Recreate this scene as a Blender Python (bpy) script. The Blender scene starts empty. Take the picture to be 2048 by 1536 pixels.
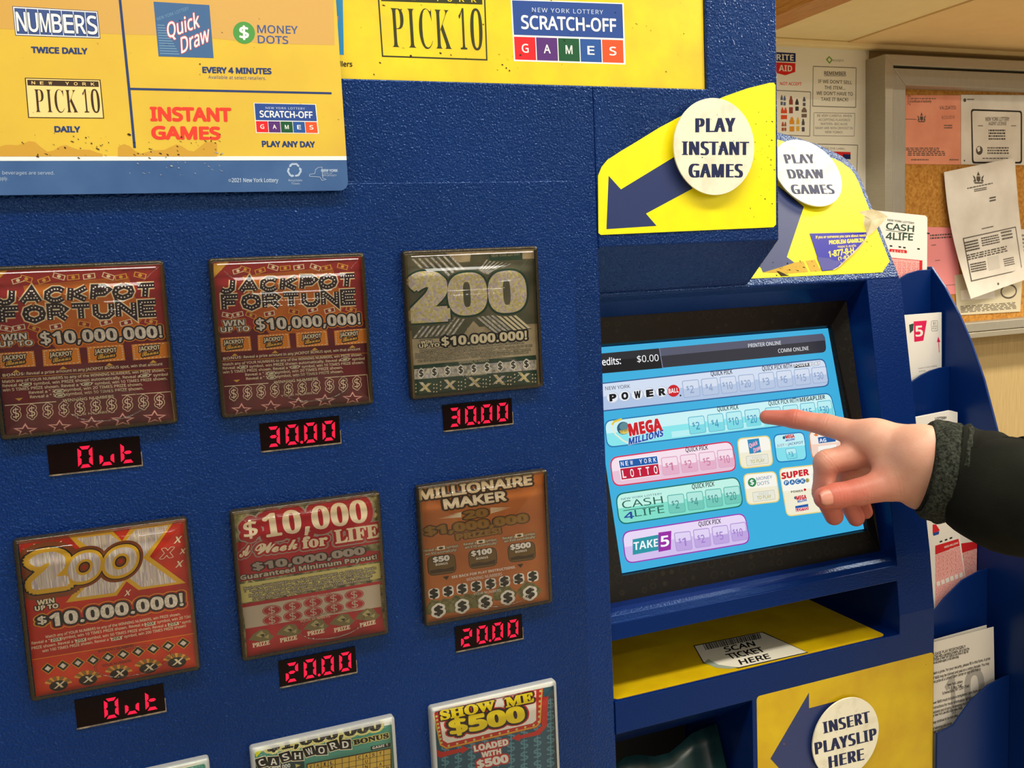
import bpy, bmesh, math, random, os
import numpy as np
from mathutils import Vector, Matrix

random.seed(7)
SC = bpy.context.scene
COL = SC.collection
Z0 = 1.35                     # height of the top ticket row above the floor

# ---------------------------------------------------------------- camera
F_PX = 1890.0
RM = np.array([[0.9265, -0.0888, 0.3656], [-0.3733, -0.0967, 0.9227], [-0.0466, -0.9913, -0.1227]])
U_, _, V_ = np.linalg.svd(RM); RM = U_ @ V_
CAMP = np.array([0.0848, -0.6776, Z0 - 0.0154])
cam_d = bpy.data.cameras.new('camera')
cam = bpy.data.objects.new('camera', cam_d); COL.objects.link(cam)
cam_d.sensor_fit = 'HORIZONTAL'; cam_d.sensor_width = 36.0
cam_d.lens = 36.0 * F_PX / 2048.0
cam_d.clip_start = 0.02; cam_d.clip_end = 60
m4 = Matrix.Identity(4)
for i in range(3):
    m4[i][0] = RM[i, 0]; m4[i][1] = -RM[i, 1]; m4[i][2] = -RM[i, 2]; m4[i][3] = CAMP[i]
cam.matrix_world = m4
cam_d.dof.use_dof = True; cam_d.dof.focus_distance = 0.78; cam_d.dof.aperture_fstop = 48
SC.camera = cam

# ---------------------------------------------------------------- light
SC.view_settings.view_transform = 'Standard'
SC.view_settings.look = 'None'
SC.view_settings.exposure = -0.12
SC.view_settings.gamma = 1.0
SC.view_settings.use_curve_mapping = False
W = bpy.data.worlds.new('store_air'); SC.world = W; W.use_nodes = True
bg = W.node_tree.nodes['Background']
bg.inputs[0].default_value = (1.0, 0.90, 0.74, 1); bg.inputs[1].default_value = 0.20


def area(name, loc, sx, sy, watt, col, rot=(0, 0, 0)):
    L = bpy.data.lights.new(name, 'AREA'); L.shape = 'RECTANGLE'; L.size = sx; L.size_y = sy
    L.energy = watt; L.color = col
    o = bpy.data.objects.new(name, L); COL.objects.link(o); o.location = loc; o.rotation_euler = rot
    return o


# fluorescent ceiling strips of the store, with added fill strips among them (ceiling at 2.55 m), running off behind the camera
area('ceiling_or_fill_strip', (0.35, -0.66, 2.50), 2.4, 0.20, 40, (1.0, 0.95, 0.85))
area('ceiling_or_fill_strip', (2.70, -0.05, 2.50), 2.4, 0.20, 80, (1.0, 0.90, 0.72))  # unseen fill strip set near the wall to lift wall and soffit
area('ceiling_or_fill_strip', (3.20, -2.30, 2.50), 2.4, 0.12, 60, (1.0, 0.92, 0.76))  # fill strip added to brighten the back wall
for yy, ww in ((-3.4, 24), (-5.2, 20), (-7.0, 22), (-8.8, 27)):
    for xx in (-1.6, 0.9, 3.4):
        area('ceiling_or_fill_strip', (xx, yy, 2.50), 1.8, 0.22 if yy > -6 else 0.07, ww, (1.0, 0.97, 0.90))

# ---------------------------------------------------------------- helpers
def lin(c):
    c = c / 255.0
    return c / 12.92 if c <= 0.04045 else ((c + 0.055) / 1.055) ** 2.4


MATS = {}


def mat(key, rgb, rough=0.5, spec=0.5, metal=0.0, emit=0.0, coat=0.0, tint=None):
    """plain principled material, colour given in 0-255 display values"""
    if key in MATS:
        return MATS[key]
    m = bpy.data.materials.new(key); m.use_nodes = True
    b = m.node_tree.nodes['Principled BSDF']
    c = (lin(rgb[0]), lin(rgb[1]), lin(rgb[2]), 1)
    b.inputs['Base Color'].default_value = c
    b.inputs['Roughness'].default_value = rough
    b.inputs['Specular IOR Level'].default_value = spec
    b.inputs['Metallic'].default_value = metal
    b.inputs['Coat Weight'].default_value = coat
    if tint: b.inputs['Specular Tint'].default_value = tuple(tint) + (1,)
    b.inputs['Coat Roughness'].default_value = 0.15
    if emit:
        b.inputs['Base Color'].default_value = (0, 0, 0, 1)
        b.inputs['Emission Color'].default_value = c
        b.inputs['Emission Strength'].default_value = emit
    MATS[key] = m
    return m


def nodes(m):
    nt = m.node_tree
    return nt, nt.nodes, nt.links, nt.nodes['Principled BSDF']


def add_noise(m, scale, c1, c2, lo=0.35, hi=0.65, detail=4, bump=0.0, bscale=None, bdist=0.001, kind='noise', stretch=None):
    """mix two colours by object-space noise and optionally bump with it"""
    nt, N, L, b = nodes(m)
    tc = N.new('ShaderNodeTexCoord')
    src = tc.outputs['Object']
    if stretch:
        mp = N.new('ShaderNodeMapping'); mp.inputs['Scale'].default_value = stretch
        L.new(src, mp.inputs['Vector']); src = mp.outputs['Vector']
    if c1 is not None:
        n = N.new('ShaderNodeTexNoise'); n.inputs['Scale'].default_value = scale; n.inputs['Detail'].default_value = detail
        L.new(src, n.inputs['Vector'])
        r = N.new('ShaderNodeValToRGB')
        r.color_ramp.elements[0].position = lo; r.color_ramp.elements[1].position = hi
        r.color_ramp.elements[0].color = tuple(lin(x) for x in c1) + (1,)
        r.color_ramp.elements[1].color = tuple(lin(x) for x in c2) + (1,)
        L.new(n.outputs['Fac'], r.inputs['Fac']); L.new(r.outputs['Color'], b.inputs['Base Color'])
    if bump:
        n2 = N.new('ShaderNodeTexNoise'); n2.inputs['Scale'].default_value = bscale or scale; n2.inputs['Detail'].default_value = 2
        L.new(src, n2.inputs['Vector'])
        bp = N.new('ShaderNodeBump'); bp.inputs['Strength'].default_value = bump; bp.inputs['Distance'].default_value = bdist
        L.new(n2.outputs['Fac'], bp.inputs['Height']); L.new(bp.outputs['Normal'], b.inputs['Normal'])
    return m


def clear(key, tint=(1, 1, 1), ior=1.45, gloss=0.03, body=0.0, bodycol=(1, 1, 1)):
    """clear plastic sheet: transparent plus fresnel reflection (plus a little milky body)"""
    if key in MATS:
        return MATS[key]
    m = bpy.data.materials.new(key); m.use_nodes = True
    nt = m.node_tree; N = nt.nodes; L = nt.links; N.clear()
    out = N.new('ShaderNodeOutputMaterial'); tr = N.new('ShaderNodeBsdfTransparent'); gl = N.new('ShaderNodeBsdfGlossy')
    tr.inputs['Color'].default_value = tuple(tint) + (1,)
    gl.inputs['Roughness'].default_value = gloss
    fr = N.new('ShaderNodeFresnel'); fr.inputs['IOR'].default_value = ior
    base = tr.outputs[0]
    if body:
        df = N.new('ShaderNodeBsdfDiffuse'); df.inputs['Color'].default_value = tuple(bodycol) + (1,)
        mb = N.new('ShaderNodeMixShader'); mb.inputs[0].default_value = body
        L.new(tr.outputs[0], mb.inputs[1]); L.new(df.outputs[0], mb.inputs[2]); base = mb.outputs[0]
    mx = N.new('ShaderNodeMixShader')
    L.new(fr.outputs[0], mx.inputs[0]); L.new(base, mx.inputs[1]); L.new(gl.outputs[0], mx.inputs[2])
    L.new(mx.outputs[0], out.inputs['Surface'])
    MATS[key] = m
    return m


def thing(name, label, cat, loc, group=None):
    o = bpy.data.objects.new(name, None); COL.objects.link(o)
    o.location = loc; o.empty_display_size = 0.02
    o['label'] = label; o['category'] = cat
    if group: o['group'] = group
    return o


def tag(o, label, cat, group=None):
    o['label'] = label; o['category'] = cat
    if group: o['group'] = group
    return o


def absloc(p):
    v = Vector((0, 0, 0))
    while p is not None:
        v = v + p.location; p = p.parent
    return v


def mesh_obj(name, verts, faces, mats, parent=None, idx=None, smooth=False, origin=None, label=None):
    """verts in world coordinates"""
    me = bpy.data.meshes.new(name)
    V = np.array(verts, float)
    if parent is None:
        org = V.mean(0) if origin is None else np.array(origin, float)
        if origin is None: org[2] = V[:, 2].min()
        base = np.zeros(3)
    else:
        base = np.array(absloc(parent))
        org = V.mean(0) if origin is None else np.array(origin, float)
    me.from_pydata([tuple(v) for v in (V - org)], [], [tuple(int(i) for i in f) for f in faces])
    for m in (mats if isinstance(mats, (list, tuple)) else [mats]):
        me.materials.append(m)
    if idx is not None:
        me.polygons.foreach_set('material_index', np.array(idx, dtype=np.int32))
    if smooth:
        me.polygons.foreach_set('use_smooth', np.ones(len(me.polygons), dtype=bool))
    me.update()
    o = bpy.data.objects.new(name, me); COL.objects.link(o)
    if parent is not None: o.parent = parent
    o.location = Vector(org - base)
    if label: o['label'] = label
    return o


class MB:
    """collects simple solids into one mesh"""
    def __init__(s): s.v = []; s.f = []; s.m = []
    def add(s, vs, fs, m=0):
        k = len(s.v); s.v += [tuple(v) for v in vs]
        s.f += [tuple(i + k for i in f) for f in fs]; s.m += [m] * len(fs); return s
    def box(s, x0, x1, y0, y1, z0, z1, m=0):
        vs = [(x0, y0, z0), (x1, y0, z0), (x1, y1, z0), (x0, y1, z0), (x0, y0, z1), (x1, y0, z1), (x1, y1, z1), (x0, y1, z1)]
        return s.add(vs, [(0, 3, 2, 1), (4, 5, 6, 7), (0, 1, 5, 4), (1, 2, 6, 5), (2, 3, 7, 6), (3, 0, 4, 7)], m)
    def prism_x(s, yz, x0, x1, m=0):
        n = len(yz); vs = [(x0, y, z) for y, z in yz] + [(x1, y, z) for y, z in yz]
        fs = [tuple(range(n)), tuple(range(2 * n - 1, n - 1, -1))]
        fs += [(i, i + n, (i + 1) % n + n, (i + 1) % n) for i in range(n)]
        return s.add(vs, fs, m)
    def extrude(s, pts, d, m=0):
        """planar polygon of 3d points extruded by vector d"""
        n = len(pts); d = np.array(d, float)
        vs = [tuple(p) for p in pts] + [tuple(np.array(p) + d) for p in pts]
        fs = [tuple(range(n)), tuple(range(2 * n - 1, n - 1, -1))]
        fs += [(i, i + n, (i + 1) % n + n, (i + 1) % n) for i in range(n)]
        return s.add(vs, fs, m)
    def build(s, name, mats, parent=None, smooth=False, label=None, bevel=0.0, segs=2, fix=True):
        o = mesh_obj(name, s.v, s.f, mats, parent, s.m, smooth, label=label)
        if fix:
            bm = bmesh.new(); bm.from_mesh(o.data); bmesh.ops.recalc_face_normals(bm, faces=bm.faces); bm.to_mesh(o.data); bm.free()
        if bevel: add_bevel(o, bevel, segs)
        return o


def add_bevel(o, w, segs=2):
    b = o.modifiers.new('bevel', 'BEVEL'); b.width = w; b.segments = segs; b.limit_method = 'ANGLE'; b.angle_limit = math.radians(20)
    b.harden_normals = False
    return o


def cut(o, cutters):
    """boolean difference, applied, cutters removed"""
    for c in cutters:
        md = o.modifiers.new('cut', 'BOOLEAN'); md.operation = 'DIFFERENCE'; md.object = c; md.solver = 'EXACT'
    dg = bpy.context.evaluated_depsgraph_get(); dg.update()
    me = bpy.data.meshes.new_from_object(o.evaluated_get(dg))
    o.modifiers.clear(); old = o.data; o.data = me; bpy.data.meshes.remove(old)
    for c in cutters:
        d = c.data; bpy.data.objects.remove(c); bpy.data.meshes.remove(d)
    return o


def ray(px, py):
    return RM @ np.array([(px - 1024) / F_PX, (py - 768) / F_PX, 1.0])


class Plane:
    """a plane of the place; O origin, U right, V up, N towards the viewer"""
    def __init__(s, O, U, V):
        s.O = np.array(O, float); s.U = np.array(U, float) / np.linalg.norm(U)
        V = np.array(V, float); V = V - s.U * (V @ s.U); s.V = V / np.linalg.norm(V)
        s.N = np.cross(s.U, s.V)
    def hit(s, px, py):
        d = ray(px, py); return CAMP + d * (((s.O - CAMP) @ s.N) / (d @ s.N))
    def uv(s, px, py):
        h = s.hit(px, py) - s.O; return np.array([h @ s.U, h @ s.V])
    def at(s, u, v, n=0.0):
        return s.O + s.U * u + s.V * v + s.N * n
    def off(s, d):
        return Plane(s.O + s.N * d, s.U, s.V)


def vplane(y, x=0.0):
    return Plane((x, y, Z0), (1, 0, 0), (0, 0, 1))


# ---------------------------------------------------------------- lettering
FONTS = {}


def font(key):
    if key in FONTS: return FONTS[key]
    f = None
    try:
        d = os.path.join(bpy.utils.resource_path('LOCAL'), 'datafiles', 'fonts')
        f = bpy.data.fonts.load(os.path.join(d, {'m': 'NotoSansMath-Regular.woff2'}[key]))
    except Exception:
        f = None
    FONTS[key] = f
    return f


def mathmap(s, style):
    """style: r bold serif, c bold script, i bold sans italic, n bold sans"""
    out = ''
    up, lo, dg = {'r': (0x1D400, 0x1D41A, 0x1D7CE), 'c': (0x1D4D0, 0x1D4EA, 0x1D7CE),
                  'i': (0x1D63C, 0x1D656, 0x1D7EC), 'n': (0x1D5D4, 0x1D5EE, 0x1D7EC)}[style]
    for ch in s:
        if 'A' <= ch <= 'Z': out += chr(up + ord(ch) - 65)
        elif 'a' <= ch <= 'z': out += chr(lo + ord(ch) - 97)
        elif '0' <= ch <= '9' and dg: out += chr(dg + ord(ch) - 48)
        else: out += ch
    return out


TCACHE = {}


def glyphs(s, fk='s', offs=0.0, space=1.0):
    key = (s, fk, round(offs, 4), space)
    if key in TCACHE: return TCACHE[key]
    c = bpy.data.curves.new('lettering', 'FONT'); c.resolution_u = 4 if len(s) < 14 else 2
    body = s
    f = font('m')
    if f and fk in 'rcin': body = mathmap(s, fk)
    if f: c.font = f
    c.body = body; c.offset = offs; c.space_character = space; c.fill_mode = 'BOTH'
    o = bpy.data.objects.new('lettering', c)
    me = bpy.data.meshes.new_from_object(o)
    V = np.zeros((len(me.vertices), 3)); me.vertices.foreach_get('co', V.ravel())
    Fs = [tuple(p.vertices) for p in me.polygons]
    bpy.data.objects.remove(o); bpy.data.curves.remove(c); bpy.data.meshes.remove(me)
    r = (V[:, :2].copy(), Fs)
    TCACHE[key] = r
    return r


CAP = {}


def capheight(fk):
    if fk not in CAP:
        V, _ = glyphs('H', fk); CAP[fk] = float(V[:, 1].max())
    return CAP[fk]


LSTEP = 4.5e-5


class Sheet:
    """flat printed thing: shapes and lettering lie on one plane, in thin layers"""
    def __init__(s, plane, crop=(0, 0, 1.0), warp=None):
        s.p = plane; s.crop = crop; s.v = []; s.f = []; s.m = []; s.mats = []; s.warp = warp; s.clip = None; s.seq = 0
    def uv(s, pt):
        if s.crop is None: return np.array(pt, float)
        return s.p.uv(s.crop[0] + pt[0] * s.crop[2], s.crop[1] + pt[1] * s.crop[2])
    def mi(s, m):
        if m not in s.mats: s.mats.append(m)
        return s.mats.index(m)
    def raw(s, UV, faces, m, layer):
        UV = np.array(UV, float)
        if s.clip is not None and len(UV):
            u0, v0, u1, v1 = s.clip
            UV[:, 0] = np.clip(UV[:, 0], u0, u1); UV[:, 1] = np.clip(UV[:, 1], v0, v1)
        k = len(s.v); i = s.mi(m); s.seq = (s.seq + 1) % 60
        for u, v in UV:
            s.v.append((u, v, layer * LSTEP + s.seq * 2.5e-7))
        for f in faces:
            s.f.append(tuple(a + k for a in f)); s.m.append(i)
    def polyuv(s, uvs, m, layer=1):
        n = len(uvs); a = np.array(uvs)
        ar = 0.5 * np.sum(a[:, 0] * np.roll(a[:, 1], -1) - np.roll(a[:, 0], -1) * a[:, 1])
        if ar < 0: a = a[::-1]
        s.raw(a, [tuple(range(n))], m, layer)
    def poly(s, pts, m, layer=1):
        s.polyuv([s.uv(p) for p in pts], m, layer)
    def strip(s, pts, w, m, layer=1, closed=False):
        a = [s.uv(p) for p in pts]; s.stripuv(a, w, m, layer, closed)
    def stripuv(s, a, w, m, layer=1, closed=False):
        a = np.array(a, float); n = len(a)
        L = []; R = []
        for i in range(n):
            if closed: p, q = a[i - 1], a[(i + 1) % n]
            else: p, q = a[max(i - 1, 0)], a[min(i + 1, n - 1)]
            d1 = a[i] - p; d2 = q - a[i]
            l1 = np.linalg.norm(d1); l2 = np.linalg.norm(d2)
            if l1 < 1e-9: d1, l1 = d2, l2
            if l2 < 1e-9: d2, l2 = d1, l1
            d1 = d1 / l1; d2 = d2 / l2
            t = d1 + d2; t = t / (np.linalg.norm(t) + 1e-12)
            nn = np.array([-t[1], t[0]]); c = max(0.4, nn @ np.array([-d1[1], d1[0]]))
            L.append(a[i] + nn * w / 2 / c); R.append(a[i] - nn * w / 2 / c)
        V = L + R
        rng = range(n if closed else n - 1)
        s.raw(V, [(i, n + i, n + (i + 1) % n, (i + 1) % n)[::1] for i in rng], m, layer)
    def rrpts(s, TL, TR, BR, BL, r, inset=0.0, seg=5):
        c = [s.uv(p) for p in (TL, TR, BR, BL)]
        if inset:
            ctr = sum(c) / 4; w = np.linalg.norm(c[1] - c[0]); h = np.linalg.norm(c[3] - c[0])
            c = [ctr + np.array([(p - ctr)[0] * (1 - 2 * inset / w), (p - ctr)[1] * (1 - 2 * inset / h)]) for p in c]
        out = []
        for i in range(4):
            p = c[i]; a = c[i - 1]; b = c[(i + 1) % 4]
            da = (a - p) / np.linalg.norm(a - p); db = (b - p) / np.linalg.norm(b - p)
            rr = min(r, 0.49 * np.linalg.norm(a - p), 0.49 * np.linalg.norm(b - p))
            P0 = p + da * rr; P1 = p + db * rr
            for k in range(seg + 1):
                t = k / seg; out.append((1 - t) ** 2 * P0 + 2 * t * (1 - t) * p + t * t * P1)
        return out
    def rr(s, TL, TR, BR, BL, r, m, layer=1, inset=0.0):
        s.polyuv(s.rrpts(TL, TR, BR, BL, r, inset), m, layer)
    def rrline(s, TL, TR, BR, BL, r, w, m, layer=1, inset=0.0):
        s.stripuv(s.rrpts(TL, TR, BR, BL, r, inset), w, m, layer, True)
    def ell(s, C, X, Y, m, layer=1, n=28, a0=0, a1=360):
        c = s.uv(C); x = s.uv(X) - c; y = s.uv(Y) - c
        s.polyuv([c + x * math.cos(t) + y * math.sin(t) for t in np.radians(np.linspace(a0, a1, n, endpoint=(a1 - a0) < 360))], m, layer)
    def ring(s, C, X, Y, w, m, layer=1, n=32, a0=0, a1=360):
        c = s.uv(C); x = s.uv(X) - c; y = s.uv(Y) - c; full = a1 - a0 >= 360
        s.stripuv([c + x * math.cos(t) + y * math.sin(t) for t in np.radians(np.linspace(a0, a1, n, endpoint=not full))], w, m, layer, full)
    def text(s, txt, A, B, C, layers, layer=3, fk='s', fat=0.0, shear=0.0, space=1.0, xfat=0.0):
        """A baseline start, B baseline end, C top of capitals over A; layers = material or [(material, grow), ...] bottom first"""
        a = s.uv(A); b = s.uv(B); c = s.uv(C)
        V0, _ = glyphs(txt, fk, 0.0, space)
        if not len(V0): return
        x0 = V0[:, 0].min(); x1 = V0[:, 0].max(); H = capheight(fk)
        ex = (b - a) / max(x1 - x0, 1e-6); ey = (c - a) / H
        if not isinstance(layers, (list, tuple)): layers = [(layers, 0.0)]
        for k, (m, g) in enumerate(layers):
            e = fat + g
            V, Fs = glyphs(txt, fk, e if e < 0 else 0.0, space)
            if not len(V): continue
            sh_ = [(0.0, 0.0)]
            if e > 0: sh_ += [(e * math.cos(t), e * math.sin(t)) for t in np.linspace(0.4, 2 * math.pi + 0.4, 33 if e > 0.12 else 17 if e > 0.07 else 9 if e > 0.022 else 5)[:-1]]
            if xfat: sh_ = [(x + d, y) for x, y in sh_ for d in np.linspace(-xfat, xfat, 7)]
            for j, (dx, dy) in enumerate(sh_):
                X = V[:, 0] - x0 + shear * V[:, 1] + dx
                P = a[None] + X[:, None] * ex[None] + (V[:, 1] + dy)[:, None] * ey[None]
                s.raw(P, Fs, m, layer + k + 0.5 * j / len(sh_))
    def para(s, lines, TL, TR, BL, m, layer=3, fk='s', fat=0.012, align='c', fill=0.62, widths=None):
        tl = np.array(TL, float); tr = np.array(TR, float); bl = np.array(BL, float)
        n = len(lines); lens = [len(t) for t in lines]; mx = max(lens)
        for i, t in enumerate(lines):
            if not t.strip(): continue
            w = (widths[i] if widths else lens[i] / mx)
            f0 = {'c': (1 - w) / 2, 'l': 0.0, 'r': 1 - w}[align]
            base = tl + (bl - tl) * ((i + 0.5 + fill / 2) / n)
            top = tl + (bl - tl) * ((i + 0.5 - fill / 2) / n)
            A = base + (tr - tl) * f0; B = base + (tr - tl) * (f0 + w); C = top + (tr - tl) * f0
            s.text(t, A, B, C, m, layer, fk, fat)
    def solid(s, thick, m, pts=None, uvs=None):
        """give the sheet a body: outline extruded backwards by thick; front at layer 0"""
        a = np.array(uvs if uvs is not None else [s.uv(p) for p in pts], float); n = len(a)
        ar = 0.5 * np.sum(a[:, 0] * np.roll(a[:, 1], -1) - np.roll(a[:, 0], -1) * a[:, 1])
        if ar < 0: a = a[::-1]
        k = len(s.v); i = s.mi(m)
        s.v += [(u, v, 0.0) for u, v in a] + [(u, v, -thick) for u, v in a]
        s.f.append(tuple(range(k, k + n))); s.f.append(tuple(range(k + 2 * n - 1, k + n - 1, -1)))
        s.f += [(k + j, k + n + j, k + n + (j + 1) % n, k + (j + 1) % n) for j in range(n)]
        s.m += [i] * (n + 2)
        return a
    def build(s, name, parent=None, label=None):
        W_ = []
        for u, v, n in s.v:
            if s.warp: W_.append(s.warp(u, v, n))
            else: W_.append(s.p.at(u, v, n))
        return mesh_obj(name, W_, s.f, s.mats, parent, s.m, label=label)


def grid_uv(u0, u1, v0, v1, nu, nv):
    V = [(u0 + (u1 - u0) * i / nu, v0 + (v1 - v0) * j / nv) for j in range(nv + 1) for i in range(nu + 1)]
    Fs = [(j * (nu + 1) + i, j * (nu + 1) + i + 1, (j + 1) * (nu + 1) + i + 1, (j + 1) * (nu + 1) + i) for j in range(nv) for i in range(nu)]
    return V, Fs

# ---------------------------------------------------------------- the setting
def struct(o):
    o['kind'] = 'structure'; return o


m_wall = add_noise(mat('wall_paint', (178, 154, 108), 0.85, 0.2), 60, (182, 158, 112), (168, 144, 98), stretch=(8, 8, 0.25), bump=0.05, bscale=200)
m_soffit = add_noise(mat('soffit_pale', (246, 224, 168), 0.8, 0.2), 25, (247, 226, 170), (245, 222, 166))
m_soffit2 = add_noise(mat('soffit_tan', (240, 206, 148), 0.8, 0.2), 25, (242, 209, 151), (239, 205, 147))
m_beam = add_noise(mat('orange_wood', (205, 140, 60), 0.45, 0.4), 30, (212, 150, 70), (180, 116, 46), stretch=(14, 0.6, 14))
m_floor = add_noise(mat('vinyl_floor', (184, 174, 156), 0.5, 0.35), 14, (188, 178, 160), (170, 160, 142))
m_ceil = mat('ceiling_white', (226, 222, 210), 0.9, 0.1)

struct(MB().box(-4.0, 6.0, 0.95, 1.05, 0, 2.55).build('wall_back', m_wall))
struct(MB().box(-4.0, 6.0, -10.5, 1.05, -0.06, 0).build('floor', m_floor))
struct(MB().box(-4.0, 6.0, -10.5, 1.05, 2.55, 2.62).build('ceiling', m_ceil))
struct(MB().box(1.2675, 1.500, 0.52, 0.95, Z0 + 0.413, Z0 + 0.44).build('trim_1', m_soffit))  # soffit underside split into a paler and a darker tan part
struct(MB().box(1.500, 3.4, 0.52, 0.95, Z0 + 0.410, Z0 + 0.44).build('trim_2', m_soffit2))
struct(MB().box(1.200, 1.2675, 0.52, 0.95, Z0 + 0.408, Z0 + 0.66).build('trim_3', m_beam))
struct(MB().box(1.2675, 3.4, 0.925, 0.95, Z0 + 0.401, Z0 + 0.413).build('trim_4', m_soffit, bevel=0.003))

# ---------------------------------------------------------------- the ticket machine
m_blue = mat('blue_textured_paint', (4, 44, 118), 0.14, 0.6, tint=(.3, .58, 1.0))
nt, N, L, b_ = nodes(m_blue)
tc = N.new('ShaderNodeTexCoord')
n1 = N.new('ShaderNodeTexNoise'); n1.inputs['Scale'].default_value = 640; n1.inputs['Detail'].default_value = 1.5
n2 = N.new('ShaderNodeTexNoise'); n2.inputs['Scale'].default_value = 5; n2.inputs['Detail'].default_value = 3
L.new(tc.outputs['Object'], n1.inputs['Vector']); L.new(tc.outputs['Object'], n2.inputs['Vector'])
bp = N.new('ShaderNodeBump'); bp.inputs['Strength'].default_value = 0.8; bp.inputs['Distance'].default_value = 0.0011
L.new(n1.outputs['Fac'], bp.inputs['Height']); L.new(bp.outputs['Normal'], b_.inputs['Normal'])
rp = N.new('ShaderNodeValToRGB'); rp.color_ramp.elements[0].color = (lin(1), lin(29), lin(86), 1); rp.color_ramp.elements[1].color = (lin(3), lin(36), lin(100), 1)
rp.color_ramp.elements[0].position = 0.35; rp.color_ramp.elements[1].position = 0.65
L.new(n2.outputs['Fac'], rp.inputs['Fac']); L.new(rp.outputs['Color'], b_.inputs['Base Color'])

m_blue2 = add_noise(mat('blue_smooth_paint', (3, 31, 90), 0.25, 0.34, tint=(.26, .52, 1.0)), 300, None, None, bump=0.4, bscale=520, bdist=0.0006)
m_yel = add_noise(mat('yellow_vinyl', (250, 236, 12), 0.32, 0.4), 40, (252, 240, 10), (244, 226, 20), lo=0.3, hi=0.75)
m_yel_shaded = add_noise(mat('yellow_vinyl_shaded', (206, 172, 6), 0.35, 0.4), 30, (210, 178, 6), (198, 160, 10))  # yellow vinyl darkened, putting the shade low on the machine into the colour
m_navy = mat('navy_ink', (36, 52, 104), 0.4, 0.4)
m_cream = add_noise(mat('cream_disc', (236, 230, 206), 0.45, 0.3), 70, (238, 233, 210), (216, 208, 182), lo=0.5, hi=0.8)
m_navytxt = mat('navy_lettering', (22, 34, 78), 0.5, 0.3)
m_black = mat('black_ink', (18, 18, 18), 0.5, 0.3)
m_white = mat('white_ink', (246, 246, 242), 0.5, 0.3)
m_dirt = mat('dirt_specks', (60, 50, 34), 0.8, 0.1)

machine = thing('lottery_machine', 'tall blue lottery vending machine with ticket windows and a touchscreen', 'lottery machine', (0.32, 0.25, 0.0))

# profile of the right half, seen from the side
PR = [(0.0, -1.35), (0.0, -0.365), (0.006, -0.3085), (0.0455, -0.0438), (0.15, -0.0438), (0.55, -0.0438), (0.55, -1.35)]
ST = (0.0735 - 0.0) / (-0.0635 + 0.003)


def zz(yz): return [(y, Z0 + z) for y, z in yz]


# left half with the head that overhangs the screen
left = MB()
left.box(-0.16, 0.433, 0.0008, 0.55, 0.0, Z0 + 0.50)
body = left.build('cabinet_body', m_blue, machine)
c1 = MB().box(-0.15, 0.538, -0.05, 0.0055, Z0 + 0.1218, Z0 + 0.33).build('cut', m_blue)
cut(body, [c1]); add_bevel(body, 0.0012)
head = MB().prism_x(zz([(0.0008, -0.003), (0.0008, 0.50), (0.55, 0.50), (0.55, -0.10), (0.10, -0.0854), (0.0735, -0.0635)]), 0.433, 0.6075).build('overhanging_head', m_blue, machine)
c1 = MB().box(0.40, 0.538, -0.05, 0.0055, Z0 + 0.1218, Z0 + 0.33).build('cut', m_blue)
cut(head, [c1]); add_bevel(head, 0.0012)

door = MB().box(-0.13, 0.4105, 0.0, 0.004, Z0 - 1.25, Z0 + 0.0492).build('ticket_door', m_blue, machine, bevel=0.0007)

# right half with screen niche, scan slot and slip outlet
right = MB().prism_x(zz(PR), 0.4332, 0.7862).build('terminal_body', m_blue2, machine)
k1 = MB().prism_x(zz([(-0.05, -0.3170), (-0.05, -0.036), (0.040, -0.0364), (0.0735, -0.0635), (0.108, -0.0905), (0.108, -0.3080), (0.030, -0.3080), (0.0165, -0.3082), (0.0115, -0.3096), (0.0082, -0.3122), (0.0062, -0.3170)]), 0.40, 0.744).build('cut', m_blue2)
k2 = MB().box(0.40, 0.7425, -0.05, 0.165, Z0 - 0.3837, Z0 - 0.3315).build('cut', m_blue2)
k3 = MB().prism_x(zz([(-0.05, -0.80), (-0.05, -0.4125), (0.0, -0.4125), (0.055, -0.452), (0.12, -0.452), (0.12, -0.80)]), 0.40, 0.5715).build('cut', m_blue2)
cut(right, [k1, k2, k3]); add_bevel(right, 0.0016)

# tilted header that carries the draw-games decal
TH = math.radians(28)
A2 = np.array([0.0, 0.0455, Z0 - 0.0438])
PH = Plane(A2, (1, 0, 0), (0, math.sin(TH), math.cos(TH)))
hpts = [(0.435, 0.0), (0.7862, 0.0), (0.7868, 0.110), (0.7862, 0.122), (0.7835, 0.131), (0.779, 0.1385), (0.770, 0.1455), (0.749, 0.1570), (0.728, 0.1645), (0.707, 0.1709), (0.66, 0.184), (0.61, 0.196), (0.435, 0.21)]
header = MB().extrude([PH.at(u, v) for u, v in hpts], -PH.N * 0.11).build('header', m_blue, machine, bevel=0.0022, segs=3)

# yellow illuminated sign in the head
sh = Sheet(vplane(0.0042), (660, 0, 0.43945))
m_sign = add_noise(mat('sign_yellow', (238, 206, 12), 0.3, 0.45), 30, (242, 212, 10), (228, 190, 28), lo=0.35, hi=0.75)
sh.solid(0.0012, m_sign, uvs=[(-0.148, 0.1222), (0.5376, 0.1222), (0.5376, 0.3285), (-0.148, 0.3285)])


def bil(TL, TR, BR, BL):
    TL, TR, BR, BL = (np.array(p, float) for p in (TL, TR, BR, BL))
    return lambda s, t: TL * (1 - s) * (1 - t) + TR * s * (1 - t) + BR * s * t + BL * (1 - s) * t


def btext(S, q, txt, s0, s1, t0, t1, layers, layer=3, **k):
    """text in bilinear cell coordinates: s0..s1 across, t0 top of capitals, t1 baseline"""
    S.text(txt, q(s0, t1), q(s1, t1), q(s0, t0), layers, layer, **k)


def bquad(S, q, s0, s1, t0, t1, m, layer=1):
    S.poly([q(s0, t0), q(s1, t0), q(s1, t1), q(s0, t1)], m, layer)


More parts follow.
